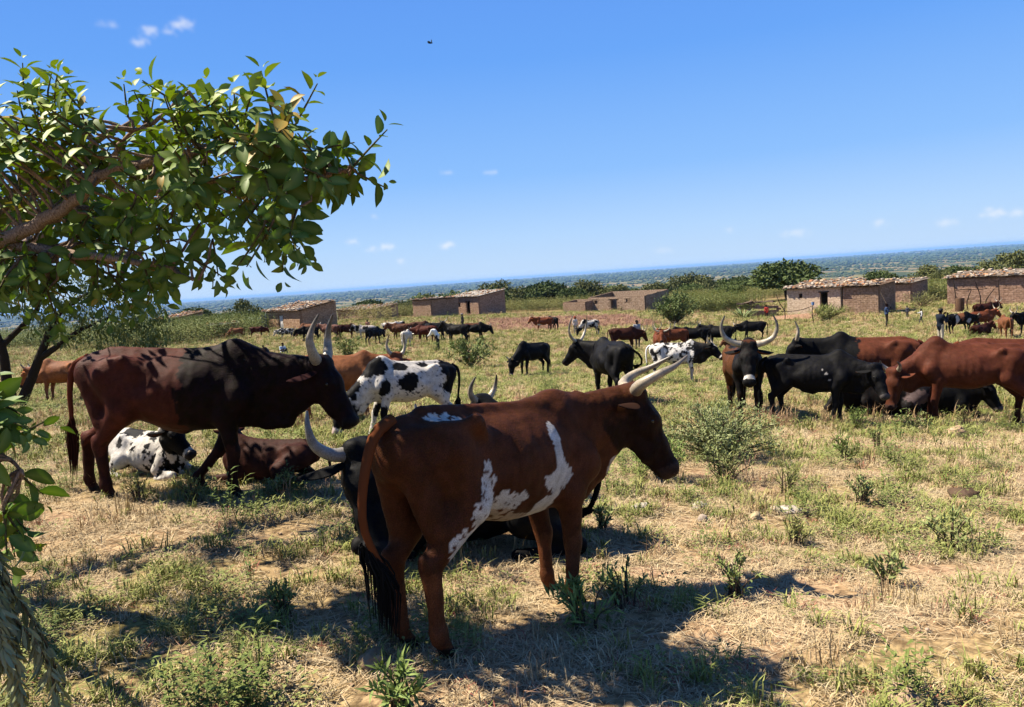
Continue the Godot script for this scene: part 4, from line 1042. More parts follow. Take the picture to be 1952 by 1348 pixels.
func trees() -> void:
	var dark := [Color(0.045, 0.066, 0.02), Color(0.085, 0.11, 0.034)]
	var olive := [Color(0.075, 0.085, 0.028), Color(0.12, 0.125, 0.045)]
	var mid := [Color(0.06, 0.085, 0.025), Color(0.11, 0.14, 0.042)]
	var cr := [crown_mesh(1, 9, 4200, 0.085, dark, 0.75), crown_mesh(2, 8, 3600, 0.085, mid, 0.8), crown_mesh(3, 7, 3200, 0.08, olive, 0.85), crown_mesh(4, 10, 4000, 0.085, dark, 0.6)]
	var tr := [trunk_mesh(1, 0.30, 0.045, 5, Color(0.06, 0.045, 0.035)), trunk_mesh(2, 0.22, 0.035, 4, Color(0.07, 0.05, 0.04))]
	# [x, z, radius, height factor, crown, label]
	var T := [
		[41.5, -112, 8.0, 0.76, 0, "wide dark tree with a domed crown behind the plastered house"], [47.0, -118, 4.0, 0.9, 3, "dark tree leaning against the wide domed tree"],
		[33.5, -116, 3.2, 0.9, 1, "mid green tree on the other flank of the domed tree, above the maize"],
		[-24.5, -135, 3.6, 0.95, 0, "round dark tree standing alone beyond the low tin-roofed house"], [-19.0, -140, 2.8, 0.85, 2, "small olive tree next to the lone round tree"],
		[-38.5, -110, 3.2, 1.15, 2, "feathery olive tree beside the brick house"], [-49, -118, 4.6, 0.8, 0, "low dark spreading tree beyond the tiled house among the crops"],
		[60, -122, 4.2, 0.85, 0, "dark tree above the second house roof"], [66, -118, 3.8, 0.9, 2, "yellowish green tree above the roofs by the pole fence"], [74, -125, 4.6, 0.85, 3, "flat topped dark tree far behind the long brick house"], [83, -126, 4.8, 0.95, 2, "broad olive tree towering beyond the long brick house"], [91, -130, 5.0, 0.85, 0, "dark broad tree beyond the olive one at the valley edge"]]
	for k in T.size():
		var e: Array = T[k]
		tree("broad_tree", e[5], on(e[0], e[1], -0.1), cr[e[4]], tr[k % 2], Vector3(e[2], e[2] * e[3], e[2]), 0.22, k * 1.9)
	# the wood along the valley edge, tree by tree
	var r := RandomNumberGenerator.new()
	r.seed = 8
	for k in 46:
		var x := lerpf(-26.0, 62.0, (k + r.randf_range(-0.4, 0.4)) / 45.0)
		var z := -r.randf_range(150, 215)
		x *= -z / 165.0
		var s := r.randf_range(4.6, 7.2)
		tree("woodland_tree", ["dark green tree in the wood along the valley edge", "mid green tree in the wood along the valley edge", "olive tree in the wood along the valley edge"][k % 3], on(x, z, -0.2), cr[[0, 1, 2][k % 3]], tr[k % 2], Vector3(s, s * r.randf_range(0.8, 1.05), s), 0.22, k * 2.4, "trees of the wood along the valley edge")
	# far-off woods in the valley: one mass
	var lump := MB.new()
	var rn := RandomNumberGenerator.new()
	rn.seed = 3
	for j in 5:
		lump.blob(Vector3(rn.randf_range(-0.5, 0.5), 0.35 + rn.randf_range(-0.1, 0.25), rn.randf_range(-0.5, 0.5)), Vector3(0.45, 0.4, 0.45), Color(1, 1, 1), nz, 0.3, 8, 5)
	var xf := []
	var cs := []
	for k in 60000:
		var d := 240.0 * pow(16000.0 / 240.0, r.randf())
		var x := d * r.randf_range(-0.85, 0.95)
		var dens := nz2.get_noise_2d(x * 0.30 + 77.0, -d * 0.11) + 0.35 * nz2.get_noise_2d(x * 1.4, -d * 0.7)
		if dens < lerpf(0.16, -0.10, ss(1500, 7000, d)): continue
		var s := r.randf_range(4.0, 9.0) * (1.0 + ss(2500, 9000, d) * 3.5)
		var yy := gy(x, -d) + ss(260, 900, d) * 6.0 * nz2.get_noise_2d(x * 0.06, -d * 0.06)
		if d > 3000.0: yy += ss(3000, 9000, d) * 26.0 * maxf(0.0, nz2.get_noise_2d(x * 0.004 + 91.0, -d * 0.006) + 0.15)
		xf.append(Transform3D(Basis(Vector3.UP, r.randf() * TAU) * Basis.from_scale(Vector3(s, s * r.randf_range(0.6, 0.9), s)), Vector3(x, yy - 0.4, -d)))
		cs.append(Color(0.028, 0.048, 0.016).lerp(Color(0.055, 0.078, 0.026), r.randf()))
	scatter("far_woods", "woods dotted over the far valley floor", "woods", lump.mesh(), mats.foliage, xf, cs)
	# thorn tree behind the ox, forked trunk
	var tt := thing("thorn_tree", "feathery thorn tree with a dark forked trunk behind the dark red ox", "tree", on(-12.9, -20.0))
	var bark := Color(0.045, 0.036, 0.03)
	var wb := MB.new()
	for l in [[[Vector3(-0.45, -0.1, 0), Vector3(-0.55, 0.8, 0), Vector3(-0.5, 1.7, 0.1), Vector3(-0.9, 3.0, 0.2)], 0.16, 0.07], [[Vector3(-0.35, -0.1, 0.1), Vector3(0.15, 0.75, 0.1), Vector3(0.65, 1.7, 0.1), Vector3(1.1, 2.5, 0.0), Vector3(2.2, 3.1, -0.2)], 0.15, 0.05], [[Vector3(0.45, 1.3, 0.1), Vector3(1.1, 1.65, 0.2), Vector3(1.7, 2.0, 0.2), Vector3(2.6, 2.3, 0.2)], 0.09, 0.03], [[Vector3(-0.5, 1.7, 0.1), Vector3(0.3, 2.6, -0.3), Vector3(0.6, 3.4, -0.4)], 0.09, 0.03]]:
		var pts := spline(l[0], 12)
		var rad := []
		var cc := []
		for a in 13:
			rad.append(lerpf(l[1], l[2], a / 12.0)); cc.append(bark)
		wb.tube(pts, rad, cc, 8)
	part("trunk", wb.mesh(), mats.bark, tt)
	var fm := MB.new()
	var rr := RandomNumberGenerator.new()
	rr.seed = 17
	for c in [[Vector3(0.9, 3.1, 0), Vector3(1.6, 0.8, 1.2), 2400], [Vector3(-0.9, 3.1, 0), Vector3(1.3, 0.9, 1.2), 1400], [Vector3(2.6, 2.3, 0), Vector3(1.0, 0.9, 0.9), 2000], [Vector3(2.9, 1.45, 0.1), Vector3(0.9, 0.7, 0.7), 1200], [Vector3(3.5, 2.0, 0.1), Vector3(0.5, 0.7, 0.6), 700], [Vector3(1.4, 2.1, 0.3), Vector3(1.1, 0.5, 0.6), 700]]:
		for k in c[2]:
			var p: Vector3 = c[0] + rvec(rr) * c[1]
			if nz.get_noise_3dv(p * 9.0) < -0.05: continue
			var d := (rvec(rr) + Vector3(0, -0.6, 0)).normalized()
			leaf_into(fm, frame_from(d, (Vector3.UP + rvec(rr)).normalized(), p), rr.randf_range(0.08, 0.19), 0.05, Color(0.038, 0.055, 0.018).lerp(Color(0.085, 0.105, 0.035), rr.randf()), 0.3, 2)
	part("crown", fm.mesh(), mats.foliage, tt)

func scatter(called: String, label: String, cat: String, mesh: Mesh, m: Material, xf: Array, cs: Array) -> void:
	var mm := MultiMesh.new()
	mm.transform_format = MultiMesh.TRANSFORM_3D
	mm.use_colors = true
	mm.mesh = mesh
	mm.instance_count = xf.size()
	for k in xf.size():
		mm.set_instance_transform(k, xf[k])
		mm.set_instance_color(k, cs[k])
	var mi := MultiMeshInstance3D.new()
	mi.name = numbered(called)
	mi.multimesh = mm
	mi.material_override = m
	add_child(mi)
	tag(mi, label, cat, "", "stuff")

func blade(mb: MB, p: Vector3, dir: Vector3, L: float, w: float, bend: float, col: Color) -> void:
	var side := dir.cross(Vector3.UP)
	if side.length() < 0.05: side = Vector3(1, 0, 0.3)
	side = side.normalized() * w * 0.5
	var h := Vector3(dir.x, 0, dir.z)
	if h.length() < 0.05: h = side.cross(Vector3.UP)
	h = h.normalized()
	var m := p + dir * L * 0.55
	var e := p + dir * L * 0.95 + h * L * bend * 0.5 + Vector3(0, -L * bend * 0.5, 0)
	e.y = maxf(e.y, 0.004)
	mb.quad(p - side, m - side * 0.8, m + side * 0.8, p + side, col)
	mb.tri(m - side * 0.8, e, m + side * 0.8, col)

func grass() -> void:
	var r := RandomNumberGenerator.new()
	r.seed = 33
	# tuft kinds, a few shapes of each
	var kinds := []
	for kd in 6:
		var shapes := []
		for v in 3:
			var mb := MB.new()
			match kd:
				0, 5:   # dry grass, bent and trampled; 5: taller standing stalks
					for b in 16:
						var an := r.randf() * TAU
						var lean := r.randf_range(0.3, 1.6) if kd == 0 else r.randf_range(0.05, 0.5)
						var c := 0.75 + 0.5 * r.randf()
						blade(mb, Vector3(r.randf_range(-0.05, 0.05), 0, r.randf_range(-0.05, 0.05)), Vector3(cos(an) * lean, 1.0, sin(an) * lean).normalized(), r.randf_range(0.035, 0.095) * (1.0 if kd == 0 else 2.8), r.randf_range(0.003, 0.006), r.randf_range(0.1, 0.7), Color(c, c, c))
				1:   # litter: straws lying flat
					for b in 22:
						var an := r.randf() * TAU
						var c := 0.7 + 0.6 * r.randf()
						blade(mb, Vector3(r.randf_range(-0.12, 0.12), r.randf_range(0.002, 0.02), r.randf_range(-0.12, 0.12)), Vector3(cos(an), r.randf_range(-0.05, 0.16), sin(an)).normalized(), r.randf_range(0.03, 0.12), r.randf_range(0.002, 0.0042), 0.1, Color(c, c, c))
				2:   # green grass
					for b in 15:
						var an := r.randf() * TAU
						var lean := r.randf_range(0.1, 1.0)
						var c := 0.7 + 0.6 * r.randf()
						blade(mb, Vector3(r.randf_range(-0.04, 0.04), 0, r.randf_range(-0.04, 0.04)), Vector3(cos(an) * lean, 1.0, sin(an) * lean).normalized(), r.randf_range(0.06, 0.16), r.randf_range(0.004, 0.008), r.randf_range(0.2, 0.8), Color(c, c, c))
				3:   # low broad-leaved weeds
					for b in 26:
						var an := r.randf() * TAU
						var q := sqrt(r.randf()) * 0.09
						var c := 0.7 + 0.6 * r.randf()
						leaf_into(mb, frame_from(Vector3(cos(an), r.randf_range(-0.1, 0.9), sin(an)), Vector3.UP, Vector3(cos(an) * q, r.randf_range(0.01, 0.10), sin(an) * q)), r.randf_range(0.018, 0.04), r.randf_range(0.009, 0.016), Color(c, c, c), 0.3, 2)
				4:   # leafy herbs on upright stems
					for s in 5:
						var an := r.randf() * TAU
						var tip := Vector3(cos(an) * 0.06, r.randf_range(0.14, 0.26), sin(an) * 0.06)
						blade(mb, Vector3(cos(an) * 0.015, 0, sin(an) * 0.015), tip.normalized(), tip.length(), 0.004, 0.0, Color(0.9, 0.8, 0.6))
						for b in 9:
							var a2 := r.randf() * TAU
							var c := 0.7 + 0.6 * r.randf()
							leaf_into(mb, frame_from(Vector3(cos(a2), r.randf_range(0.0, 0.8), sin(a2)), Vector3.UP, tip * (0.25 + 0.75 * b / 8.0)), r.randf_range(0.03, 0.055), 0.013, Color(c, c, c), 0.3, 2)
			shapes.append(mb.mesh())
		kinds.append(shapes)
	var xf := []
	var cs := []
	for k in 18:
		xf.append([]); cs.append([])
	# bands: from, to, tufts per square metre, size
	for bd in [[1.6, 5.0, 470.0, 0.95], [5.0, 9.0, 330.0, 1.1], [9.0, 16.0, 120.0, 1.45], [16.0, 30.0, 42.0, 2.1], [30.0, 60.0, 13.0, 3.2], [60.0, 110.0, 4.2, 4.6]]:
		var d0: float = bd[0]
		var d1: float = bd[1]
		var area := (d1 * d1 - d0 * d0) * 0.78 + 2.0 * (d1 - d0)
		for k in int(area * bd[2]):
			var d := sqrt(lerpf(d0 * d0, d1 * d1, r.randf()))
			var x := r.randf_range(-1, 1) * (0.78 * d + 1.0)
			var g := green_at(x, -d)
			var pick := r.randf()
			var kd := 1
			var bare := nz2.get_noise_2d(x * 75.0 + 300.0, -d * 75.0)
			if bare > 0.09 and pick < 0.45 + 1.4 * (bare - 0.09) and d < 16.0: continue
			var herb := nz2.get_noise_2d(x * 60.0 + 700.0, -d * 60.0)
			if pick < 0.62 * g:
				kd = 2
				if herb > 0.2: kd = 3
				if herb > 0.36 and r.randf() < 0.3: kd = 4
			elif pick < 0.62 * g + 0.45: kd = 0
			elif d > 12.0: kd = 0 if r.randf() < 0.7 else 5
			elif r.randf() < 0.02: kd = 5
			var c: Color
			match kd:
				0: c = Color(0.35, 0.255, 0.135).lerp(Color(0.46, 0.37, 0.225), r.randf())
				1: c = Color(0.34, 0.245, 0.135).lerp(Color(0.46, 0.37, 0.23), r.randf())
				5: c = Color(0.36, 0.28, 0.13).lerp(Color(0.34, 0.2, 0.13), r.randf())
				2: c = Color(0.15, 0.18, 0.045).lerp(Color(0.28, 0.28, 0.09), r.randf())
				3: c = Color(0.13, 0.155, 0.045).lerp(Color(0.24, 0.25, 0.09), r.randf())
				4: c = Color(0.09, 0.13, 0.035).lerp(Color(0.15, 0.18, 0.05), r.randf())
			if kd == 0 and r.randf() < 0.05: c = Color(0.28, 0.10, 0.07)
			if d > 68.0 and x > -2.5 and x < 14.0 and d < 92.0: c = Color(0.29, 0.155, 0.12).lerp(Color(0.33, 0.2, 0.14), r.randf())
			var s: float = bd[3] * r.randf_range(0.65, 1.35)
			var i := kd * 3 + r.randi() % 3
			xf[i].append(Transform3D(Basis(Vector3.UP, r.randf() * TAU) * Basis.from_scale(Vector3(s, s * r.randf_range(0.75, 1.15) * (0.62 if d > 16.0 else 1.0), s)), on(x, -d, -0.004 + (0.022 * nz2.get_noise_2d(x * 45.0, -d * 45.0) + 0.012 * nz.get_noise_2d(x * 60.0, -d * 60.0) if d < 30.0 else 0.0))))
			cs[i].append(c)
	var nm := ["dry_grass", "straw_litter", "green_grass", "ground_weeds", "leafy_herbs", "grass_stalks"]
	var lb := ["trampled dry grass over the whole pasture", "loose straw lying flat on the bare soil", "short green grass in patches over the pasture", "low broad-leaved weeds growing in patches", "upright leafy herbs scattered through the grass", "dry seeding grass stalks standing above the turf"]
	var total := 0
	for i in 18:
		total += xf[i].size()
		if xf[i].size() > 0: scatter(nm[i / 3], lb[i / 3] + ["", ", shorter clumps", ", wider clumps"][i % 3], "grass", kinds[i / 3][i % 3], mats.grass, xf[i], cs[i])
	# crumbs of soil and small pebbles on the bare ground
	var pb := MB.new()
	pb.blob(Vector3.ZERO, Vector3(1, 0.6, 0.8), Color(1, 1, 1), nz, 0.3, 7, 4)
	var px := []
	var pc := []
	for k in 9000:
		var d := sqrt(lerpf(3.0, 90.0, r.randf()))
		var x := r.randf_range(-1, 1) * (0.78 * d + 0.8)
		if nz2.get_noise_2d(x * 75.0 + 300.0, -d * 75.0) < -0.02: continue
		var s := 0.003 + 0.011 * pow(r.randf(), 3.0)
		px.append(Transform3D(Basis(Vector3.UP, r.randf() * TAU) * Basis.from_scale(Vector3.ONE * s), on(x, -d, 0.022 * nz2.get_noise_2d(x * 45.0, -d * 45.0) + 0.012 * nz.get_noise_2d(x * 60.0, -d * 60.0) + s * 0.2)))
		pc.append(Color(0.30, 0.19, 0.125).lerp(Color(0.42, 0.33, 0.25), r.randf()))
	scatter("soil_pebbles", "small pebbles and soil crumbs on the bare patches", "pebbles", pb.mesh(), mats.mud, px, pc)
	print("tufts ", total)

func crops() -> void:
	var r := RandomNumberGenerator.new()
	r.seed = 55
	var mz := MB.new()
	mz.tube([Vector3(0, 0, 0), Vector3(0.01, 0.9, 0), Vector3(0.02, 1.9, 0.01)], [0.014, 0.012, 0.005], [Color(1, 1, 1), Color(1, 1, 1), Color(1.3, 1.2, 0.8)], 4)
	for k in 10:
		var an := k * 2.4
		var h := 0.25 + k * 0.155
		leaf_into(mz, frame_from(Vector3(cos(an), 0.55, sin(an)), Vector3.UP, Vector3(0, h, 0)), r.randf_range(0.55, 0.8), 0.075, Color.WHITE * r.randf_range(0.75, 1.25), 0.55, 4)
	for k in 5:
		blade(mz, Vector3(0, 1.85, 0), Vector3(cos(k * 1.3) * 0.35, 1, sin(k * 1.3) * 0.35).normalized(), 0.28, 0.02, 0.2, Color(1.6, 1.3, 0.9))
	var mesh := mz.mesh()
	var regions := [["green maize standing in the field behind the brick house", -70, -33, -112, -84, 1500, 0.0], ["yellowing maize between the brick house and the long low houses", -22, -16, -111, -100, 90, 0.75], ["pale green maize in the field beside the plastered house", 22, 31, -112, -90, 800, 0.15], ["tall maize growing beyond the two right-hand houses", 47, 62, -102, -82, 700, 0.25], ["maize at the back of the left-hand tree", -40, -27, -92, -66, 700, 0.1], ["ripening maize along the valley edge", -30, 52, -146, -126, 2200, 0.4]]
	for g in regions:
		var xf := []
		var cs := []
		for k in g[5]:
			var x := r.randf_range(g[1], g[2])
			var z := r.randf_range(g[3], g[4])
			var s := r.randf_range(0.75, 1.15)
			xf.append(Transform3D(Basis(Vector3.UP, r.randf() * TAU) * Basis.from_scale(Vector3(s * 1.3, s, s * 1.3)), on(x, z)))
			var dry: float = g[6] + r.randf_range(-0.2, 0.35)
			cs.append(Color(0.12, 0.155, 0.04).lerp(Color(0.30, 0.25, 0.10), clampf(dry, 0, 1)))
		scatter("maize_crop", g[0], "crop", mesh, mats.foliage, xf, cs)

func bushes() -> void:
	var gg := [Color(0.11, 0.135, 0.05), Color(0.24, 0.25, 0.13)]
	bush("grey_bush", "grey green twiggy bush standing before the wide-horned ox", "bush", 2.36, -8.75, 0.78, 0.64, 70, 95, 0.052, gg, 3, "", 0.3, 0.30)
	bush("green_herb", "bright green herb clump in front of the grey twiggy bush", "bush", 1.42, -7.35, 0.30, 0.40, 30, 36, 0.06, [Color(0.09, 0.14, 0.03), Color(0.17, 0.21, 0.055)], 4, "", 0.5, 0.22)
	bush("green_herb", "dull green herb clump at the foot of the grey twiggy bush", "bush", 2.02, -7.3, 0.34, 0.36, 26, 32, 0.055, [Color(0.10, 0.12, 0.04), Color(0.19, 0.19, 0.08)], 14, "", 0.5, 0.22)
	bush("leafy_bush", "leafy green bush beside the far herd", "bush", -1.85, -33.2, 1.15, 1.35, 34, 34, 0.17, [Color(0.07, 0.10, 0.03), Color(0.15, 0.18, 0.06)], 5, "", 0.4, 0.4)
	bush("leafy_bush", "small upright bush behind the tan cow's back", "bush", -8.9, -40.9, 0.75, 1.5, 22, 26, 0.16, [Color(0.07, 0.10, 0.025), Color(0.15, 0.18, 0.05)], 6, "", 0.7, 0.4)
	bush("leafy_bush", "low bush in the grass beneath the cream white calf", "bush", -6.2, -40.5, 0.8, 0.75, 18, 20, 0.16, [Color(0.09, 0.12, 0.035), Color(0.17, 0.19, 0.07)], 7, "", 0.5, 0.4)
	bush("round_bush", "tall round bush of glossy leaves before the roofless house", "bush", 14.9, -68.0, 2.3, 2.9, 60, 46, 0.26, [Color(0.05, 0.075, 0.025), Color(0.12, 0.15, 0.055)], 8, "", 0.35, 0.42)
	bush("grass_mound", "mound of long grass before the plastered house", "bush", 27.6, -65.5, 1.9, 1.1, 60, 20, 0.5, [Color(0.13, 0.16, 0.04), Color(0.24, 0.23, 0.08)], 9, "", 0.4, 0.08)
	bush("tall_weeds", "tall weeds at the corner of the second house", "bush", 40.5, -74.0, 2.2, 1.4, 40, 24, 0.3, [Color(0.12, 0.13, 0.04), Color(0.24, 0.2, 0.09)], 19, "", 0.4, 0.12)
	# sisal-like clump by the stool of bricks
	var sp := thing("sword_plant", "clump of long sword-shaped pale green leaves by the broken brick wall", "plant", on(23.2, -75.0))
	var r := RandomNumberGenerator.new()
	r.seed = 12
	for k in 70:
		var an := r.randf() * TAU
		var m := MB.new()
		leaf_into(m, frame_from(Vector3(cos(an) * 0.8, r.randf_range(0.5, 1.9), sin(an) * 0.8), Vector3.UP, Vector3(cos(an) * 0.35, 0.0, sin(an) * 0.35)), r.randf_range(0.9, 1.5), 0.11, Color(0.13, 0.17, 0.07).lerp(Color(0.22, 0.26, 0.13), r.randf()), 0.45, 5)
		part("leaf", m.mesh(), mats.foliage, sp)
	# single herbs in the foreground
	var H := [[0.27, -3.62, 0.30, 0], [0.52, -3.95, 0.26, 1], [1.15, -4.05, 0.26, 1], [2.85, -4.9, 0.30, 2], [2.05, -4.15, 0.2, 2], [-0.55, -2.95, 0.22, 0], [1.9, -5.15, 0.2, 3], [3.35, -4.4, 0.26, 3], [0.6, -5.6, 0.2, 2], [-1.35, -4.0, 0.2, 1], [2.4, -6.7, 0.28, 3], [2.9, -6.3, 0.25, 2], [3.6, -8.2, 0.3, 0], [4.5, -9.3, 0.35, 1], [6.0, -11.3, 0.4, 2], [6.9, -11.4, 0.4, 3], [5.3, -11.6, 0.35, 0], [-2.9, -6.5, 0.28, 1], [-2.2, -6.7, 0.25, 2], [-3.4, -6.6, 0.25, 3]]
	var lbl := ["slender green herb with long pointed leaves", "leafy upright weed with small leaves", "pale green weed spreading low over the straw", "yellowish weed with thin leaves"]
	for k in H.size():
		var e: Array = H[k]
		bush("pasture_weed", lbl[e[3]] + " in the foreground grass", "weed", e[0], e[1], e[2] * 0.55, e[2], 12, 18, [0.075, 0.04, 0.05, 0.055][e[3]], [[Color(0.085, 0.13, 0.03), Color(0.15, 0.20, 0.05)], [Color(0.09, 0.12, 0.035), Color(0.16, 0.18, 0.06)], [Color(0.12, 0.145, 0.05), Color(0.21, 0.22, 0.09)], [Color(0.16, 0.16, 0.05), Color(0.26, 0.24, 0.09)]][e[3]], 100 + k, "weeds in the foreground grass", 0.5, [0.2, 0.35, 0.32, 0.18][e[3]])

# ---------- houses ----------
# local axes: x along the front from its left corner, z towards the viewer of the front, y up
func brick_wall(mb: MB, core: MB, p0: Vector3, p1: Vector3, h0: float, h1: float, th: float, holes: Array, bl: float, bh: float, cols: Array, r: RandomNumberGenerator, bricks := true, gap := 0.018, drop := 0.8) -> void:
	var ax := (p1 - p0)
	var L := ax.length()
	ax /= L
	var out := ax.cross(Vector3.UP).normalized()       # outward face
	var B := Basis(ax, Vector3.UP, out)
	# solid core, in columns between and over the openings
	var cuts := [0.0, L]
	for h in holes:
		cuts.append(h[0]); cuts.append(h[1])
	cuts.sort()
	var n := cuts.size()
	for k in n - 1:
		var a: float = cuts[k]
		var b: float = cuts[k + 1]
		if b - a < 0.01: continue
		var m := (a + b) * 0.5
		var spans := [[-drop, 99.0]]
		for h in holes:
			if m > h[0] and m < h[1]: spans = [[-drop, h[2]], [h[3], 99.0]]
		for s in spans:
			var sub := maxi(1, int((b - a) / 0.8))
			for q in sub:
				var u0 := lerpf(a, b, float(q) / sub)
				var u1 := lerpf(a, b, float(q + 1) / sub)
				var t0 := minf(s[1], lerpf(h0, h1, u0 / L))
				var t1 := minf(s[1], lerpf(h0, h1, u1 / L))
				if t0 <= s[0] + 0.01: continue
				var P := func(u, y, w): return p0 + ax * u + Vector3.UP * y + out * w
				var cc: Color = (cols[0] as Color).lerp(cols[1], 0.3 + 0.4 * r.randf()) if not bricks else (cols[0] as Color) * 0.75
				if not bricks: cc = (cols[0] as Color).lerp(cols[1], 0.5)
				core.quad(P.call(u0, s[0], 0.0), P.call(u0, t0, 0.0), P.call(u1, t1, 0.0), P.call(u1, s[0], 0.0), cc)
				core.quad(P.call(u1, s[0], -th), P.call(u1, t1, -th), P.call(u0, t0, -th), P.call(u0, s[0], -th), cc)
				core.quad(P.call(u0, t0, 0.0), P.call(u0, t0, -th), P.call(u1, t1, -th), P.call(u1, t1, 0.0), cc)
				core.quad(P.call(u0, s[0], -th), P.call(u0, s[0], 0.0), P.call(u1, s[0], 0.0), P.call(u1, s[0], -th), cc)
				core.quad(P.call(u0, s[0], -th), P.call(u0, t0, -th), P.call(u0, t0, 0.0), P.call(u0, s[0], 0.0), cc)
				core.quad(P.call(u1, s[0], 0.0), P.call(u1, t1, 0.0), P.call(u1, t1, -th), P.call(u1, s[0], -th), cc)
	if not bricks: return
	var row := 0
	var y := -0.1
	while y < maxf(h0, h1):
		var u := -bl * 0.5 * (row % 2)
		while u < L:
			var a := maxf(u, 0.0) + gap * 0.5
			var b := minf(u + bl, L) - gap * 0.5
			u += bl
			if b - a < 0.06: continue
			var m := (a + b) * 0.5
			var top := lerpf(h0, h1, m / L)
			if y + bh * 0.6 > top: continue
			var skip := false
			for h in holes:
				if b > h[0] and a < h[1] and y + bh > h[2] and y < h[3]: skip = true
			if skip: continue
			var c: Color = (cols[0] as Color).lerp(cols[1], r.randf())
			var pr := r.randf_range(0.012, 0.034)
			mb.box(Transform3D(B * Basis(out, 0) , p0 + ax * m + Vector3.UP * (y + bh * 0.5) + out * (pr * 0.5 - 0.02)), Vector3(b - a, bh - gap, pr + 0.05), c, 0.008, r)
		y += bh
		row += 1

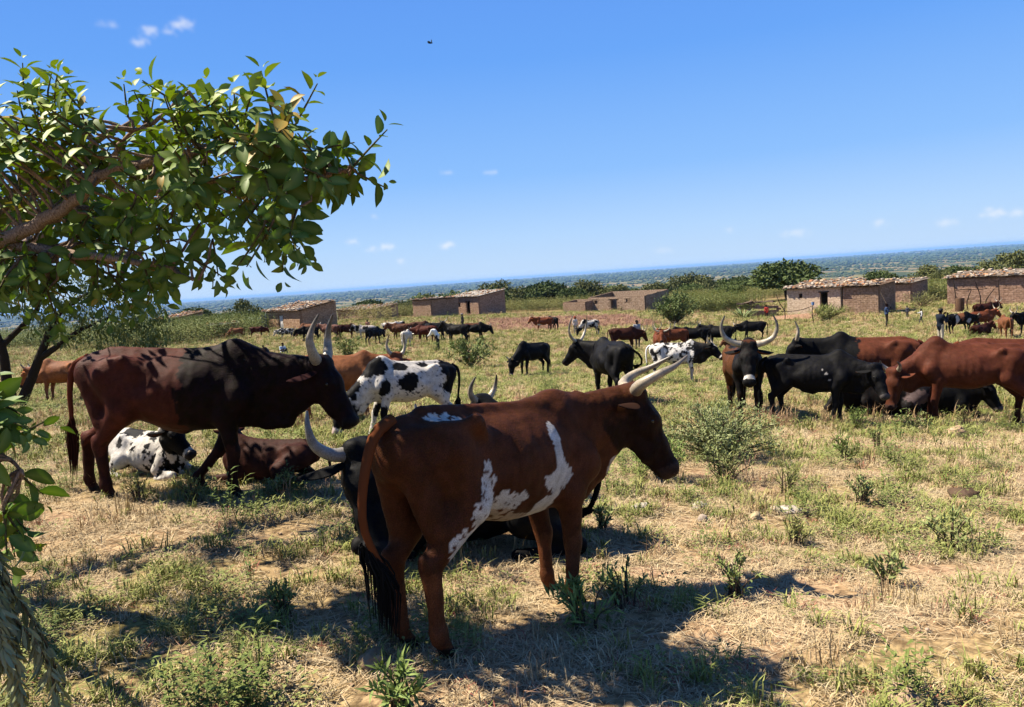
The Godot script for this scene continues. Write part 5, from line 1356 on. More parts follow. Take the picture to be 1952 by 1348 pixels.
func house(o: Dictionary) -> Node3D:
	var r := RandomNumberGenerator.new()
	r.seed = o.get("seed", 1)
	var root := thing(o.get("name", "mud_brick_house"), o.label, "house", o.at, deg_to_rad(o.yaw), o.get("group", ""))
	var w: float = o.w
	var d: float = o.d
	var hf: float = o.hf
	var hb: float = o.hb
	var th := 0.28
	var cols: Array = o.cols
	var bl: float = o.get("bl", 0.40)
	var bh: float = o.get("bh", 0.17)
	var holes: Array = o.get("holes", [])
	var plaster: bool = o.get("plaster", false)
	var A := Vector3(0, 0, 0)
	var Bp := Vector3(w, 0, 0)
	var C := Vector3(w, 0, -d)
	var D := Vector3(0, 0, -d)
	var sides := [["front_wall", A, Bp, hf, hf, holes, not plaster], ["side_wall", Bp, C, hf, hb, o.get("side_holes", []), true], ["back_wall", C, D, hb, hb, [], false], ["side_wall", D, A, hb, hf, [], not plaster]]
	for s in sides:
		var p0: Vector3 = s[1]
		var p1: Vector3 = s[2]
		var ax := (p1 - p0).normalized()
		var inset := 0.0 if s[0] != "side_wall" else th + 0.003      # side walls butt between front and back
		var core := MB.new()
		var mb := MB.new()
		var L := (p1 - p0).length()
		brick_wall(mb, core, p0 + ax * inset, p1 - ax * inset, lerpf(s[3], s[4], inset / L), lerpf(s[4], s[3], inset / L), th, s[5], bl, bh, cols, r, s[6])
		var wl := part(s[0], core.mesh(), mats.mud, root)
		if mb.v.size() > 0:
			var bw := part("brickwork", mb.mesh(), mats.mud, wl)
			bw.set_meta("kind", "stuff")
	for h in holes:
		if h.size() > 4:      # a door leaf or dark lintel
			var m := MB.new()
			m.box(Transform3D(Basis.IDENTITY, Vector3((h[0] + h[1]) * 0.5 - (h[1] - h[0]) * 0.1, (h[2] + h[3]) * 0.5, -0.10)), Vector3((h[1] - h[0]) * 0.72, h[3] - h[2] - 0.06, 0.04), h[4])
			part("door", m.mesh(), mats.mud, root)
		elif h[2] > 0.4:
			var m := MB.new()
			for q in 3:
				m.box(Transform3D(Basis.IDENTITY, Vector3(lerpf(h[0], h[1], 0.2 + 0.3 * q), (h[2] + h[3]) * 0.5, -0.14)), Vector3(0.04, h[3] - h[2], 0.04), Color(0.05, 0.04, 0.03))
			part("window_bars", m.mesh(), mats.mud, root)
		else:
			var m := MB.new()
			m.box(Transform3D(Basis.IDENTITY, Vector3((h[0] + h[1]) * 0.5, h[3] + 0.05, 0.015)), Vector3(h[1] - h[0] + 0.3, 0.1, 0.06), Color(0.07, 0.05, 0.04))
			part("lintel", m.mesh(), mats.bark, root)
	if o.get("roof", true):
		var ov := 0.38
		var sl := atan2(hb - hf, d)
		var len := d / cos(sl) + ov
		var T := Transform3D(Basis(Vector3.RIGHT, sl), Vector3(w * 0.5, hf, 0)) 
		var rm := MB.new()
		# poles, then sheets of bark and mud
		for k in int(w / 0.6):
			var x := -w * 0.5 + 0.3 + k * 0.6
			rm.tube([T * Vector3(x, 0.05, ov), T * Vector3(x + r.randf_range(-0.08, 0.08), 0.05, -d / cos(sl))], [0.045, 0.035], [Color(0.09, 0.07, 0.05), Color(0.09, 0.07, 0.05)], 5)
		var rc: Color = o.get("roof_color", Color(0.17, 0.12, 0.085))
		for k in int(w / 0.8) + 1:
			rm.box(T * Transform3D(Basis(Vector3.BACK, r.randf_range(-0.02, 0.02)), Vector3(-w * 0.5 + 0.1 + k * (w - 0.2) / int(w / 0.8), 0.13 + 0.012 * (k % 2), (ov - d / cos(sl)) * 0.5)), Vector3(0.92, 0.022, len), rc.lerp(Color(0.3, 0.28, 0.25), r.randf() * 0.5), 0.02, r)
		var rf := part("roof", rm.mesh(), mats.mud, root)
		# stones and broken tiles weighing the roof down
		var sm := MB.new()
		for k in o.get("stones", 150):
			var x := r.randf_range(-w * 0.5 - 0.05, w * 0.5 + 0.05)
			var z := lerpf(ov, -d / cos(sl), r.randf())
			if k % 4 == 0: z = ov - 0.1 - r.randf() * 0.15
			if k % 5 == 0: x = (w * 0.5 - 0.1 * r.randf()) * (1 if k % 2 else -1)
			var c: Color = [Color(0.42, 0.20, 0.10), Color(0.48, 0.30, 0.17), Color(0.52, 0.42, 0.31), Color(0.40, 0.36, 0.32), Color(0.55, 0.5, 0.42)][r.randi() % 5]
			var s := r.randf_range(0.14, 0.36)
			var b := Basis(Vector3.UP, r.randf() * TAU) * Basis(Vector3.RIGHT, r.randf_range(-0.25, 0.25))
			sm.box(T * Transform3D(b, Vector3(x, 0.19 + r.randf() * 0.09, z)), Vector3(s, s * r.randf_range(0.18, 0.38), s * r.randf_range(0.5, 0.9)), c, s * 0.10, r)
		var st := part("roof_stones", sm.mesh(), mats.mud, rf)
		st.set_meta("kind", "stuff")
	return root

func houses() -> void:
	var tan2 := [Color(0.36, 0.235, 0.15), Color(0.46, 0.32, 0.215)]
	var brown := [Color(0.29, 0.20, 0.14), Color(0.37, 0.265, 0.195)]
	var pinkb := [Color(0.35, 0.235, 0.175), Color(0.43, 0.305, 0.23)]
	house({seed = 1, at = Vector3(-29.0, -2.75, -90.5), yaw = -50, w = 9.2, d = 4.5, hf = 2.45, hb = 3.25, cols = tan2, holes = [[3.6, 4.7, 0.0, 2.0, Color(0.72, 0.72, 0.70)]], stones = 220, label = "square brick house with a stone-weighted roof and white door ajar behind the herd"})
	house({seed = 2, name = "mud_hut", at = Vector3(-31.2, -2.45, -78.6), yaw = -40, w = 2.3, d = 2.0, hf = 1.35, hb = 1.45, cols = tan2, holes = [[0.35, 0.75, 0.0, 1.0]], stones = 24, roof_color = Color(0.28, 0.28, 0.27), label = "little low mud hut with a tin roof beside the grazing tan calf"})
	house({seed = 3, at = Vector3(-49.5, -2.9, -106.0), yaw = -50, w = 6.5, d = 4.5, hf = 2.2, hb = 2.9, cols = tan2, stones = 160, label = "brick house half sunk in the maize, only its stony roof clear"})
	house({seed = 4, at = Vector3(-29.0, -3.9, -128.0), yaw = -46, w = 10.5, d = 5.0, hf = 2.1, hb = 2.6, cols = pinkb, holes = [[8.0, 8.7, 0.0, 1.7]], stones = 170, label = "long low house with a pale roof under the lone round tree"})
	house({seed = 5, at = Vector3(-14.6, -3.2, -115.5), yaw = -48, w = 4.6, d = 5.2, hf = 2.5, hb = 2.5, cols = brown, stones = 60, label = "dark brown brick house with a flat roof joined to a pale-roofed one"})
	house({seed = 6, at = Vector3(-9.4, -3.4, -121.0), yaw = -48, w = 7.2, d = 5.5, hf = 2.6, hb = 3.3, cols = pinkb, holes = [[2.2, 2.7, 1.1, 1.7], [4.2, 5.1, 0.0, 1.9]], stones = 190, roof_color = Color(0.4, 0.38, 0.35), label = "pale-roofed brick house with a dark doorway joined to the flat brown one"})
	house({seed = 7, at = Vector3(11.6, -3.9, -110.0), yaw = -48, w = 10.2, d = 5.5, hf = 1.95, hb = 2.5, cols = [Color(0.31, 0.225, 0.165), Color(0.42, 0.32, 0.24)], bl = 0.5, bh = 0.22, holes = [[1.2, 1.75, 1.0, 1.5], [4.2, 5.3, 0.0, 1.55], [7.0, 7.6, 1.15, 1.65]], roof = false, label = "roofless pale brick house with two small windows and a dark doorway"})
	house({seed = 8, name = "ruined_walls", at = Vector3(8.0, -3.8, -111.5), yaw = -48, w = 4.4, d = 3.0, hf = 1.35, hb = 1.6, cols = [Color(0.31, 0.21, 0.15), Color(0.38, 0.28, 0.21)], roof = false, label = "low ruined brick walls adjoining the roofless pale house"})
	house({seed = 9, at = Vector3(28.0, -3.72, -76.0), yaw = -50, w = 5.5, d = 5.0, hf = 2.35, hb = 2.85, plaster = true, cols = [Color(0.52, 0.41, 0.30), Color(0.58, 0.47, 0.36)], holes = [[1.25, 1.65, 1.45, 1.9], [3.45, 4.25, 0.05, 1.95]], stones = 230, label = "plastered mud house with a small square window and an open dark doorway"})
	house({seed = 10, at = Vector3(31.75, -3.95, -71.7), yaw = -50, w = 3.3, d = 3.6, hf = 2.6, hb = 2.85, cols = brown, bl = 0.42, bh = 0.2, stones = 110, label = "tall brown brick room built onto the plastered house, its side in shade"})
	house({seed = 11, at = Vector3(41.2, -4.1, -84.5), yaw = -50, w = 3.6, d = 4.6, hf = 2.2, hb = 2.45, cols = pinkb, stones = 90, label = "small brick house behind the tall brown room"})
	house({seed = 12, at = Vector3(43.0, -3.95, -74.0), yaw = -50, w = 11.0, d = 5.0, hf = 2.6, hb = 3.0, cols = [Color(0.31, 0.20, 0.145), Color(0.39, 0.265, 0.2)], bl = 0.42, bh = 0.2, stones = 260, label = "long reddish brick house behind the pole fence"})

# ---------- people ----------
# joints in metres for a body 1.7 m tall, facing +x; right side +z
func person(o: Dictionary) -> Node3D:
	var s: float = o.get("s", 1.0)
	var J := {pelvis = Vector3(0, 0.94, 0), chest = Vector3(0, 1.27, 0), neck = Vector3(0, 1.44, 0), head = Vector3(0.02, 1.58, 0), shl = Vector3(0, 1.38, -0.18), shr = Vector3(0, 1.38, 0.18), ell = Vector3(-0.02, 1.10, -0.24), elr = Vector3(-0.02, 1.10, 0.24), hal = Vector3(0.08, 0.87, -0.24), har = Vector3(0.08, 0.87, 0.24), hil = Vector3(0, 0.92, -0.09), hir = Vector3(0, 0.92, 0.09), knl = Vector3(0.02, 0.50, -0.10), knr = Vector3(0.02, 0.50, 0.10), anl = Vector3(-0.02, 0.08, -0.10), anr = Vector3(-0.02, 0.08, 0.10)}
	J.merge(o.get("pose", {}), true)
	var skin: Color = Color(0.035, 0.018, 0.012)
	var shirt: Color = o.shirt
	var trou: Color = o.trousers
	var loose: float = o.get("loose", 1.0)
	var B := []
	B.append([J.pelvis, J.chest, 0.125, 0.13 * loose, 0.08])
	B.append([J.pelvis + Vector3(0, 0, -0.06), J.pelvis + Vector3(0, 0, 0.06), 0.11, 0.11, 0.06])
	B.append([J.shl, J.shr, 0.065, 0.065, 0.07])
	B.append([J.chest + Vector3(0, 0, -0.07), J.chest + Vector3(0, 0, 0.07), 0.115, 0.115, 0.07])
	B.append([J.chest, J.neck, 0.09, 0.055, 0.06])
	for k in ["l", "r"]:
		B.append([J["sh" + k], J["el" + k], 0.058 * loose, 0.048 * loose, 0.04])
		B.append([J["el" + k], J["ha" + k], 0.044 * loose, 0.028, 0.03])
		B.append([J["hi" + k], J["kn" + k], 0.092, 0.062, 0.05])
		B.append([J["kn" + k], J["an" + k], 0.060, 0.042, 0.03])
		var toe: Vector3 = J.get("to" + k, J["an" + k] + Vector3(0.15, -0.05, 0))
		B.append([J["an" + k] + Vector3(-0.03, -0.04, 0), toe, 0.036, 0.030, 0.03])
	var hd: Vector3 = J.head
	var fwd: Vector3 = (o.get("look", Vector3(1, 0, 0)) as Vector3).normalized()
	var sd := fwd.cross(Vector3.UP).normalized()
	var up := sd.cross(fwd)
	var hc := Color(0.008, 0.007, 0.007)
	B.append([J.neck, hd - up * 0.05, 0.052, 0.05, 0.03])
	# the head
	B.append([hd + up * 0.035 - fwd * 0.015, hd + up * 0.025 + fwd * 0.02, 0.088, 0.082, 0.03])
	B.append([hd - up * 0.03 + fwd * 0.03, hd - up * 0.065 + fwd * 0.055, 0.062, 0.042, 0.03])
	B.append([hd + up * 0.0 + fwd * 0.09, hd - up * 0.025 + fwd * 0.105, 0.010, 0.016, 0.015])
	for q in [-1.0, 1.0]: B.append([hd + sd * q * 0.085 + up * 0.01, hd + sd * q * 0.088 - up * 0.02, 0.016, 0.013, 0.01])
	var lo := Vector3.ONE * 9.0
	var hi := -lo
	for b in B:
		lo = lo.min((b[0] as Vector3).min(b[1]) - Vector3.ONE * (maxf(b[2], b[3]) + 0.05))
		hi = hi.max((b[0] as Vector3).max(b[1]) + Vector3.ONE * (maxf(b[2], b[3]) + 0.05))
	var seg := func(p: Vector3, a: Vector3, b: Vector3) -> float:
		var ba := b - a
		return (p - a - ba * clampf((p - a).dot(ba) / ba.length_squared(), 0, 1)).length()
	var sleeve: float = o.get("sleeve", 1.0)
	var barefoot: Color = o.get("shoes", skin)
	var vest: Variant = o.get("vest", null)
	var paint := func(p: Vector3, n: Vector3) -> Color:
		var q := Vector3((p - hd).dot(fwd), (p - hd).dot(up), (p - hd).dot(sd))
		if q.length() < 0.17 and q.y > -0.13:
			if q.y > 0.045 - q.x * 0.25 or (q.x < -0.03 and q.y > -0.04): return hc
			if q.x > 0.055 and absf(q.y - 0.01) < 0.011 and absf(absf(q.z) - 0.032) < 0.014: return Color(0.3, 0.28, 0.26)
			if q.x > 0.05 and absf(q.y + 0.052) < 0.008 and absf(q.z) < 0.026: return Color(0.06, 0.022, 0.018)
			return skin
		var best := 9.0
		var c := shirt
		for k in ["l", "r"]:
			var d1: float = seg.call(p, J["sh" + k], J["el" + k])
			var d2: float = seg.call(p, J["el" + k], J["ha" + k])
			var d3: float = seg.call(p, J["hi" + k], J["kn" + k])
			var d4: float = seg.call(p, J["kn" + k], J["an" + k])
			if d1 < best: best = d1; c = shirt
			if d2 < best:
				best = d2
				c = shirt if sleeve > 0.6 and p.distance_to(J["ha" + k]) > 0.05 else skin
			if d3 < best: best = d3; c = trou
			if d4 < best:
				best = d4
				c = trou if o.get("long", true) else skin
			if p.distance_to(J["an" + k] + Vector3(0.05, -0.03, 0)) < 0.11 and p.y < J["an" + k].y + 0.0: best = -1.0; c = barefoot
		var dt: float = seg.call(p, J.pelvis + (J.chest - J.pelvis) * o.get("hem", 0.05), J.chest) - 0.07
		if dt < best: c = shirt if vest == null else vest
		if seg.call(p, J.neck, hd) < 0.062 and p.distance_to(J.neck) < 0.09 and best > 0.05: c = skin
		return c
	var st := SurfaceTool.new()
	st.append_from(body_mesh([], B, lo, hi, o.get("cell", 0.02), paint), 0, Transform3D.IDENTITY)
	# hands: palm, four fingers, thumb
	for k in ["l", "r"]:
		var wr: Vector3 = J["ha" + k]
		var f: Vector3 = (wr - (J["el" + k] as Vector3)).normalized()
		var z := 1.0 if k == "r" else -1.0
		var inn := f.cross(Vector3(0, 0, 1)).normalized()
		if inn.length() < 0.5: inn = Vector3(0, 1, 0)
		var acr := inn.cross(f).normalized()
		var HB := [[wr - f * 0.03, wr + f * 0.02, 0.027, 0.028, 0.02], [wr + f * 0.03 + inn * 0.02, wr + f * 0.075 + inn * 0.022, 0.017, 0.015, 0.012], [wr + f * 0.03 - inn * 0.02, wr + f * 0.07 - inn * 0.022, 0.017, 0.015, 0.012]]
		for g in 4:
			var root: Vector3 = wr + f * 0.075 + inn * (0.028 - g * 0.0187)
			var lf: float = [0.032, 0.038, 0.035, 0.026][g]
			var m1: Vector3 = root + (f + acr * 0.35 * -z).normalized() * lf
			HB.append([root, m1, 0.0085, 0.008, 0.004])
			HB.append([m1, m1 + (f * 0.6 + acr * 0.8 * -z).normalized() * lf * 0.8, 0.008, 0.0065, 0.004])
		var t0: Vector3 = wr + f * 0.03 + inn * 0.03
		HB.append([t0, t0 + (f * 0.7 + inn * 0.7).normalized() * 0.035, 0.011, 0.0095, 0.008])
		HB.append([t0 + (f * 0.7 + inn * 0.7).normalized() * 0.035, t0 + (f * 0.7 + inn * 0.7).normalized() * 0.035 + f * 0.028, 0.0095, 0.008, 0.004])
		st.append_from(body_mesh([], HB, wr - Vector3.ONE * 0.17, wr + Vector3.ONE * 0.17, 0.0075, func(_p, _n): return skin), 0, Transform3D.IDENTITY)
	var root := thing("person", o.label, "person", on(o.at.x, o.at.y, -0.02), deg_to_rad(o.get("yaw", 0.0)))
	root.scale = Vector3.ONE * s
	part("body", st.commit(), mats.cloth, root)
	if o.has("hat"):
		var hm := MB.new()
		var a := []
		var rr := []
		var cc := []
		var prof := [[0.055, 0.150], [0.060, 0.152], [0.068, 0.108], [0.10, 0.104], [0.135, 0.085], [0.15, 0.03]] if o.get("brim", true) else [[0.050, 0.098], [0.056, 0.1], [0.09, 0.102], [0.12, 0.085], [0.14, 0.05], [0.148, 0.015]]
		for e in prof:
			a.append(hd + up * e[0] - fwd * 0.005); rr.append(e[1]); cc.append(o.hat)
		hm.tube(a, rr, cc, 16)
		part("hat", hm.mesh(), mats.cloth, root)
	if o.has("stick"):
		var sm := MB.new()
		var e: Array = o.stick
		sm.tube(spline([e[0], (e[0] + e[1]) * 0.5 + Vector3(0.01, 0, 0.02), e[1]], 6), [0.016, 0.015, 0.015, 0.014, 0.013, 0.012, 0.010], [Color(0.35, 0.28, 0.18), Color(0.35, 0.28, 0.18), Color(0.35, 0.28, 0.18), Color(0.35, 0.28, 0.18), Color(0.35, 0.28, 0.18), Color(0.35, 0.28, 0.18), Color(0.35, 0.28, 0.18)], 6)
		var so := part("herding_stick", sm.mesh(), mats.bark)
		so.transform = root.transform
		tag(so, "long pale herding stick held upright by the man in dark blue", "stick")
	return root

func people() -> void:
	person({at = Vector2(21.2, -37.1), yaw = 10, s = 1.07, cell = 0.016, shirt = Color(0.014, 0.017, 0.024), trousers = Color(0.36, 0.32, 0.25), shoes = Color(0.02, 0.015, 0.012), loose = 1.25, hem = -0.35, hat = Color(0.06, 0.055, 0.05), look = Vector3(0.9, -0.1, -0.3), pose = {elr = Vector3(0.10, 1.12, 0.26), har = Vector3(0.24, 1.42, 0.16), ell = Vector3(0.12, 1.14, -0.26), hal = Vector3(0.27, 1.44, -0.10)}, label = "man in a dark jacket, cream trousers and a brimmed hat holding something to his face"})
	person({at = Vector2(26.9, -53.8), yaw = -20, s = 0.99, shirt = Color(0.03, 0.045, 0.09), trousers = Color(0.03, 0.025, 0.022), pose = {elr = Vector3(0.10, 1.14, 0.26), har = Vector3(0.28, 1.10, 0.15), ell = Vector3(0.14, 1.16, -0.22), hal = Vector3(0.24, 1.34, -0.08)}, stick = [Vector3(0.42, 0.62, 0.20), Vector3(-0.35, 2.55, -0.28)], label = "man in dark blue standing with a long stick before the shaded brick wall"})
	person({at = Vector2(29.5, -54.0), yaw = 160, s = 0.66, shirt = Color(0.55, 0.55, 0.55), vest = Color(0.03, 0.03, 0.035), trousers = Color(0.09, 0.085, 0.08), pose = {elr = Vector3(0.18, 1.25, 0.24), har = Vector3(0.42, 1.24, 0.24), knl = Vector3(0.16, 0.52, -0.10), anl = Vector3(0.22, 0.10, -0.10), anr = Vector3(-0.20, 0.10, 0.10), knr = Vector3(-0.05, 0.5, 0.1)}, label = "boy in a dark vest over white sleeves walking with one arm held out"})
	person({at = Vector2(32.4, -61.4), yaw = 200, s = 0.60, shirt = Color(0.05, 0.05, 0.06), trousers = Color(0.04, 0.04, 0.045), label = "small child in dark clothes standing deep in the grass near the boy"})
	person({at = Vector2(24.6, -72.2), yaw = 100, s = 0.80, shirt = Color(0.50, 0.07, 0.05), trousers = Color(0.05, 0.02, 0.02), loose = 1.1, hem = -0.2, label = "child in a red shirt walking past the broken brick wall"})
	person({at = Vector2(-4.55, -46.9), yaw = 165, s = 1.0, shirt = Color(0.62, 0.62, 0.58), trousers = Color(0.03, 0.028, 0.03), loose = 1.3, hem = -0.3, look = Vector3(0.6, -0.8, 0), pose = {chest = Vector3(0.20, 1.20, 0), neck = Vector3(0.36, 1.30, 0), head = Vector3(0.48, 1.34, 0), shl = Vector3(0.28, 1.28, -0.18), shr = Vector3(0.28, 1.28, 0.18), ell = Vector3(0.42, 1.04, -0.22), elr = Vector3(0.44, 1.04, 0.22), hal = Vector3(0.62, 0.92, -0.16), har = Vector3(0.64, 0.92, 0.16)}, label = "man in a loose white shirt bending forward among the far herd"})
	person({at = Vector2(-14.6, -48.0), yaw = -46, s = 0.86, shirt = Color(0.45, 0.5, 0.55), vest = Color(0.35, 0.38, 0.42), trousers = Color(0.03, 0.035, 0.04), sleeve = 0.2, pose = {pelvis = Vector3(0, 0.14, 0), chest = Vector3(0.08, 0.47, 0), neck = Vector3(0.14, 0.64, 0), head = Vector3(0.18, 0.78, 0), shl = Vector3(0.1, 0.58, -0.18), shr = Vector3(0.1, 0.58, 0.18), ell = Vector3(0.22, 0.36, -0.24), elr = Vector3(0.22, 0.36, 0.24), hal = Vector3(0.42, 0.44, -0.16), har = Vector3(0.42, 0.44, 0.16), hil = Vector3(0.02, 0.13, -0.09), hir = Vector3(0.02, 0.13, 0.09), knl = Vector3(0.40, 0.40, -0.15), knr = Vector3(0.44, 0.36, 0.15), anl = Vector3(0.52, 0.07, -0.15), anr = Vector3(0.74, 0.07, 0.17)}, label = "herder in a pale shirt sitting on the grass behind the dark red ox"})
	person({at = Vector2(-15.9, -48.3), yaw = -60, s = 0.72, shirt = Color(0.05, 0.05, 0.05), trousers = Color(0.05, 0.045, 0.04), pose = {pelvis = Vector3(0, 0.14, 0), chest = Vector3(0.06, 0.47, 0), neck = Vector3(0.1, 0.64, 0), head = Vector3(0.14, 0.78, 0), shl = Vector3(0.08, 0.58, -0.18), shr = Vector3(0.08, 0.58, 0.18), ell = Vector3(0.2, 0.36, -0.24), elr = Vector3(0.2, 0.36, 0.24), hal = Vector3(0.4, 0.42, -0.16), har = Vector3(0.4, 0.42, 0.16), hil = Vector3(0.02, 0.13, -0.09), hir = Vector3(0.02, 0.13, 0.09), knl = Vector3(0.4, 0.4, -0.13), knr = Vector3(0.4, 0.4, 0.13), anl = Vector3(0.5, 0.07, -0.13), anr = Vector3(0.5, 0.07, 0.13)}, label = "dark-clothed child sitting on the grass next to the herder in the pale shirt"})
	person({at = Vector2(-4.4, -70.6), yaw = 200, s = 0.95, shirt = Color(0.02, 0.022, 0.03), trousers = Color(0.02, 0.02, 0.022), hat = Color(0.55, 0.5, 0.42), label = "person in dark clothes and a pale hat standing behind the far herd"})
	person({at = Vector2(-13.2, -70.2), yaw = -80, s = 0.80, shirt = Color(0.34, 0.17, 0.11), trousers = Color(0.05, 0.04, 0.035), label = "person in a faded orange top behind the spotted far cattle"})
	person({at = Vector2(5.0, -57.9), yaw = -60, s = 0.86, shirt = Color(0.48, 0.42, 0.38), trousers = Color(0.2, 0.18, 0.16), hat = Color(0.5, 0.08, 0.03), brim = false, label = "person in a pale shirt and red cap beside the flecked grazing cow"})
	person({at = Vector2(7.25, -43.2), yaw = -70, s = 0.96, shirt = Color(0.26, 0.26, 0.26), trousers = Color(0.07, 0.06, 0.055), label = "person in a grey shirt standing behind the dark brown ox"})

# ---------- small things ----------
func pole(label: String, pts: Array, r0: float, r1: float, grp := "") -> Node3D:
	var root := thing("wooden_pole", label, "pole", pts[0], 0.0, grp)
	var q := []
	for p in pts: q.append(p - pts[0])
	var sp := spline(q, 10)
	var rad := []
	var cc := []
	for k in 11:
		rad.append(lerpf(r0, r1, k / 10.0)); cc.append(Color(0.065, 0.05, 0.04))
	var m := MB.new()
	m.tube(sp, rad, cc, 6)
	part("stem", m.mesh(), mats.bark, root)
	return root

func small_things() -> void:
	var p1 := on(25.0, -68.6, -0.2)
	var a := pole("forked dead branch stuck upright in the ground before the plastered house", [p1, p1 + Vector3(0.03, 1.0, 0), p1 + Vector3(-0.45, 1.9, 0), p1 + Vector3(-0.75, 2.7, 0.1)], 0.05, 0.02)
	var m := MB.new()
	m.tube(spline([Vector3(0.03, 1.0, 0), Vector3(0.1, 1.9, 0), Vector3(0.0, 3.0, 0.05)], 6), [0.04, 0.036, 0.03, 0.026, 0.022, 0.018, 0.012], [Color(0.065, 0.05, 0.04), Color(0.065, 0.05, 0.04), Color(0.065, 0.05, 0.04), Color(0.065, 0.05, 0.04), Color(0.065, 0.05, 0.04), Color(0.065, 0.05, 0.04), Color(0.065, 0.05, 0.04)], 6)
	part("fork", m.mesh(), mats.bark, a)
	var p2 := on(24.9, -62.0, -0.2)
	pole("crooked short post holding up one end of the rail", [p2, p2 + Vector3(0.05, 0.5, 0), p2 + Vector3(-0.03, 1.0, 0), p2 + Vector3(0.06, 1.75, 0)], 0.045, 0.03)
	pole("crooked rail lying between the dead branch and the short post", [p1 + Vector3(-0.35, 1.05, 0.06), p1 + Vector3(0.05, 1.12, 1.6), p2 + Vector3(-0.3, 1.35, -1.4), p2 + Vector3(0.06, 1.72, 0.07)], 0.04, 0.025)
	var bc := MB.new()
	bc.tube([Vector3(0, 0, 0), Vector3(0, 0.02, 0), Vector3(0, 0.22, 0), Vector3(0, 0.24, 0), Vector3(0, 0.245, 0)], [0.08, 0.1, 0.12, 0.125, 0.11], [Color(0.08, 0.16, 0.32), Color(0.08, 0.16, 0.32), Color(0.1, 0.19, 0.36), Color(0.1, 0.19, 0.36), Color(0.03, 0.05, 0.1)], 14)
	var bk := part("plastic_cup", bc.mesh(), mats.cloth)
	bk.position = p2 + Vector3(0.06, 1.76, 0.0)
	tag(bk, "small blue plastic tub upside on the short post", "tub")
	for e in [[39.4, -66.6, 2.9, 0.15, "straight fence pole, tallest beside the long reddish house"], [40.4, -66.4, 1.9, -0.3, "short bent fence pole next to the tallest one"], [41.3, -66.2, 2.6, 0.35, "leaning fence pole crossing a slanted one"], [41.9, -66.0, 1.9, -0.6, "slanted fence pole propped against the leaning one"], [42.9, -66.0, 2.6, 0.05, "fence pole standing apart by the long reddish house"]]:
		var b := on(e[0], e[1], -0.2)
		pole(e[4], [b, b + Vector3(e[3] * 0.3, e[2] * 0.4, 0), b + Vector3(e[3] * -0.2, e[2] * 0.7, 0), b + Vector3(-e[3], e[2], 0)], 0.055, 0.035)
	var rp := on(39.4, -66.5, 1.75)
	pole("thin rail tied across the fence poles", [rp, rp + Vector3(0.9, 0.06, 0.1), rp + Vector3(1.9, -0.05, 0.2), rp + Vector3(2.6, 0.0, 0.3)], 0.03, 0.022)
	var sm := MB.new()
	sm.tube([Vector3(0, -0.1, 0), Vector3(0, 0.3, 0), Vector3(0.03, 0.7, 0), Vector3(0.03, 1.15, 0)], [0.42, 0.36, 0.33, 0.34], [Color(0.14, 0.09, 0.06), Color(0.14, 0.09, 0.06), Color(0.16, 0.10, 0.07), Color(0.2, 0.14, 0.1)], 12)
	var stp := part("tree_stump", sm.mesh(), mats.bark)
	stp.position = on(38.6, -64.6)
	tag(stp, "thick brown tree stump at the foot of the fence poles", "stump")
	# broken brick wall by the sword plant and the bare terrace
	var r := RandomNumberGenerator.new()
	r.seed = 91
	var bw := thing("broken_wall", "broken heap of bricks and a collapsed shelter beside the sword-leaved plant", "wall", on(24.9, -76.3), -0.3)
	for k in 60:
		var row := k / 10
		if r.randf() < row * 0.13: continue
		var b := MB.new()
		b.box(Transform3D(Basis(Vector3.UP, r.randf_range(-0.1, 0.1)), Vector3((k % 10) * 0.4 - 1.6 + 0.2 * (row % 2), 0.1 + row * 0.21, r.randf_range(-0.05, 0.05))), Vector3(0.38, 0.2, 0.25), Color(0.26, 0.165, 0.12).lerp(Color(0.36, 0.25, 0.18), r.randf()), 0.015, r)
		part("brick", b.mesh(), mats.mud, bw)
	var rfm := MB.new()
	for k in 9:
		rfm.box(Transform3D(Basis(Vector3.UP, r.randf_range(-0.5, 0.5)) * Basis(Vector3.BACK, r.randf_range(-0.15, 0.15)), Vector3(-1.4 + k * 0.36, 1.42 + 0.05 * (k % 3), -0.3)), Vector3(0.7, 0.06, 1.0), Color(0.13, 0.1, 0.08), 0.06, r)
	part("fallen_roof", rfm.mesh(), mats.mud, bw)
	var tm := MB.new()
	tm.blob(Vector3(0, 0.0, 0), Vector3(4.3, 0.42, 2.6), Color(0.36, 0.225, 0.155), nz2, 0.12, 28, 8)
	var tr := part("earth_terrace", tm.mesh(), mats.ground)
	tr.position = on(28.2, -71.0, -0.1)
	tag(tr, "swept bare earth bank in front of the plastered house", "", "", "structure")
	var cm := MB.new()
	cm.tube([Vector3(0, 0, 0), Vector3(0, 0.02, 0), Vector3(0, 0.28, 0), Vector3(0, 0.34, 0), Vector3(0, 0.42, 0), Vector3(0, 0.43, 0)], [0.13, 0.16, 0.17, 0.08, 0.06, 0.05], [Color(0.5, 0.36, 0.15), Color(0.5, 0.36, 0.15), Color(0.5, 0.36, 0.15), Color(0.5, 0.36, 0.15), Color(0.45, 0.3, 0.12), Color(0.3, 0.2, 0.1)], 12)
	var cn := part("water_can", cm.mesh(), mats.cloth)
	cn.position = on(28.9, -71.4, 0.30)
	tag(cn, "yellowish can standing on the swept earth by the doorway", "can")
	# purple cloth hanging at the brick house corner, pale cloths drying in the maize
	var cl := MB.new()
	for k in 8:
		var x := k * 0.09
		cl.box(Transform3D(Basis(Vector3.UP, 0.5 * (1 if k % 2 else -1)), Vector3(x, 0.85 - 0.02 * (k % 3), 0)), Vector3(0.10, 1.6, 0.015), Color(0.06, 0.05, 0.16).lerp(Color(0.3, 0.28, 0.35), 0.5 if k % 4 == 1 else 0.0))
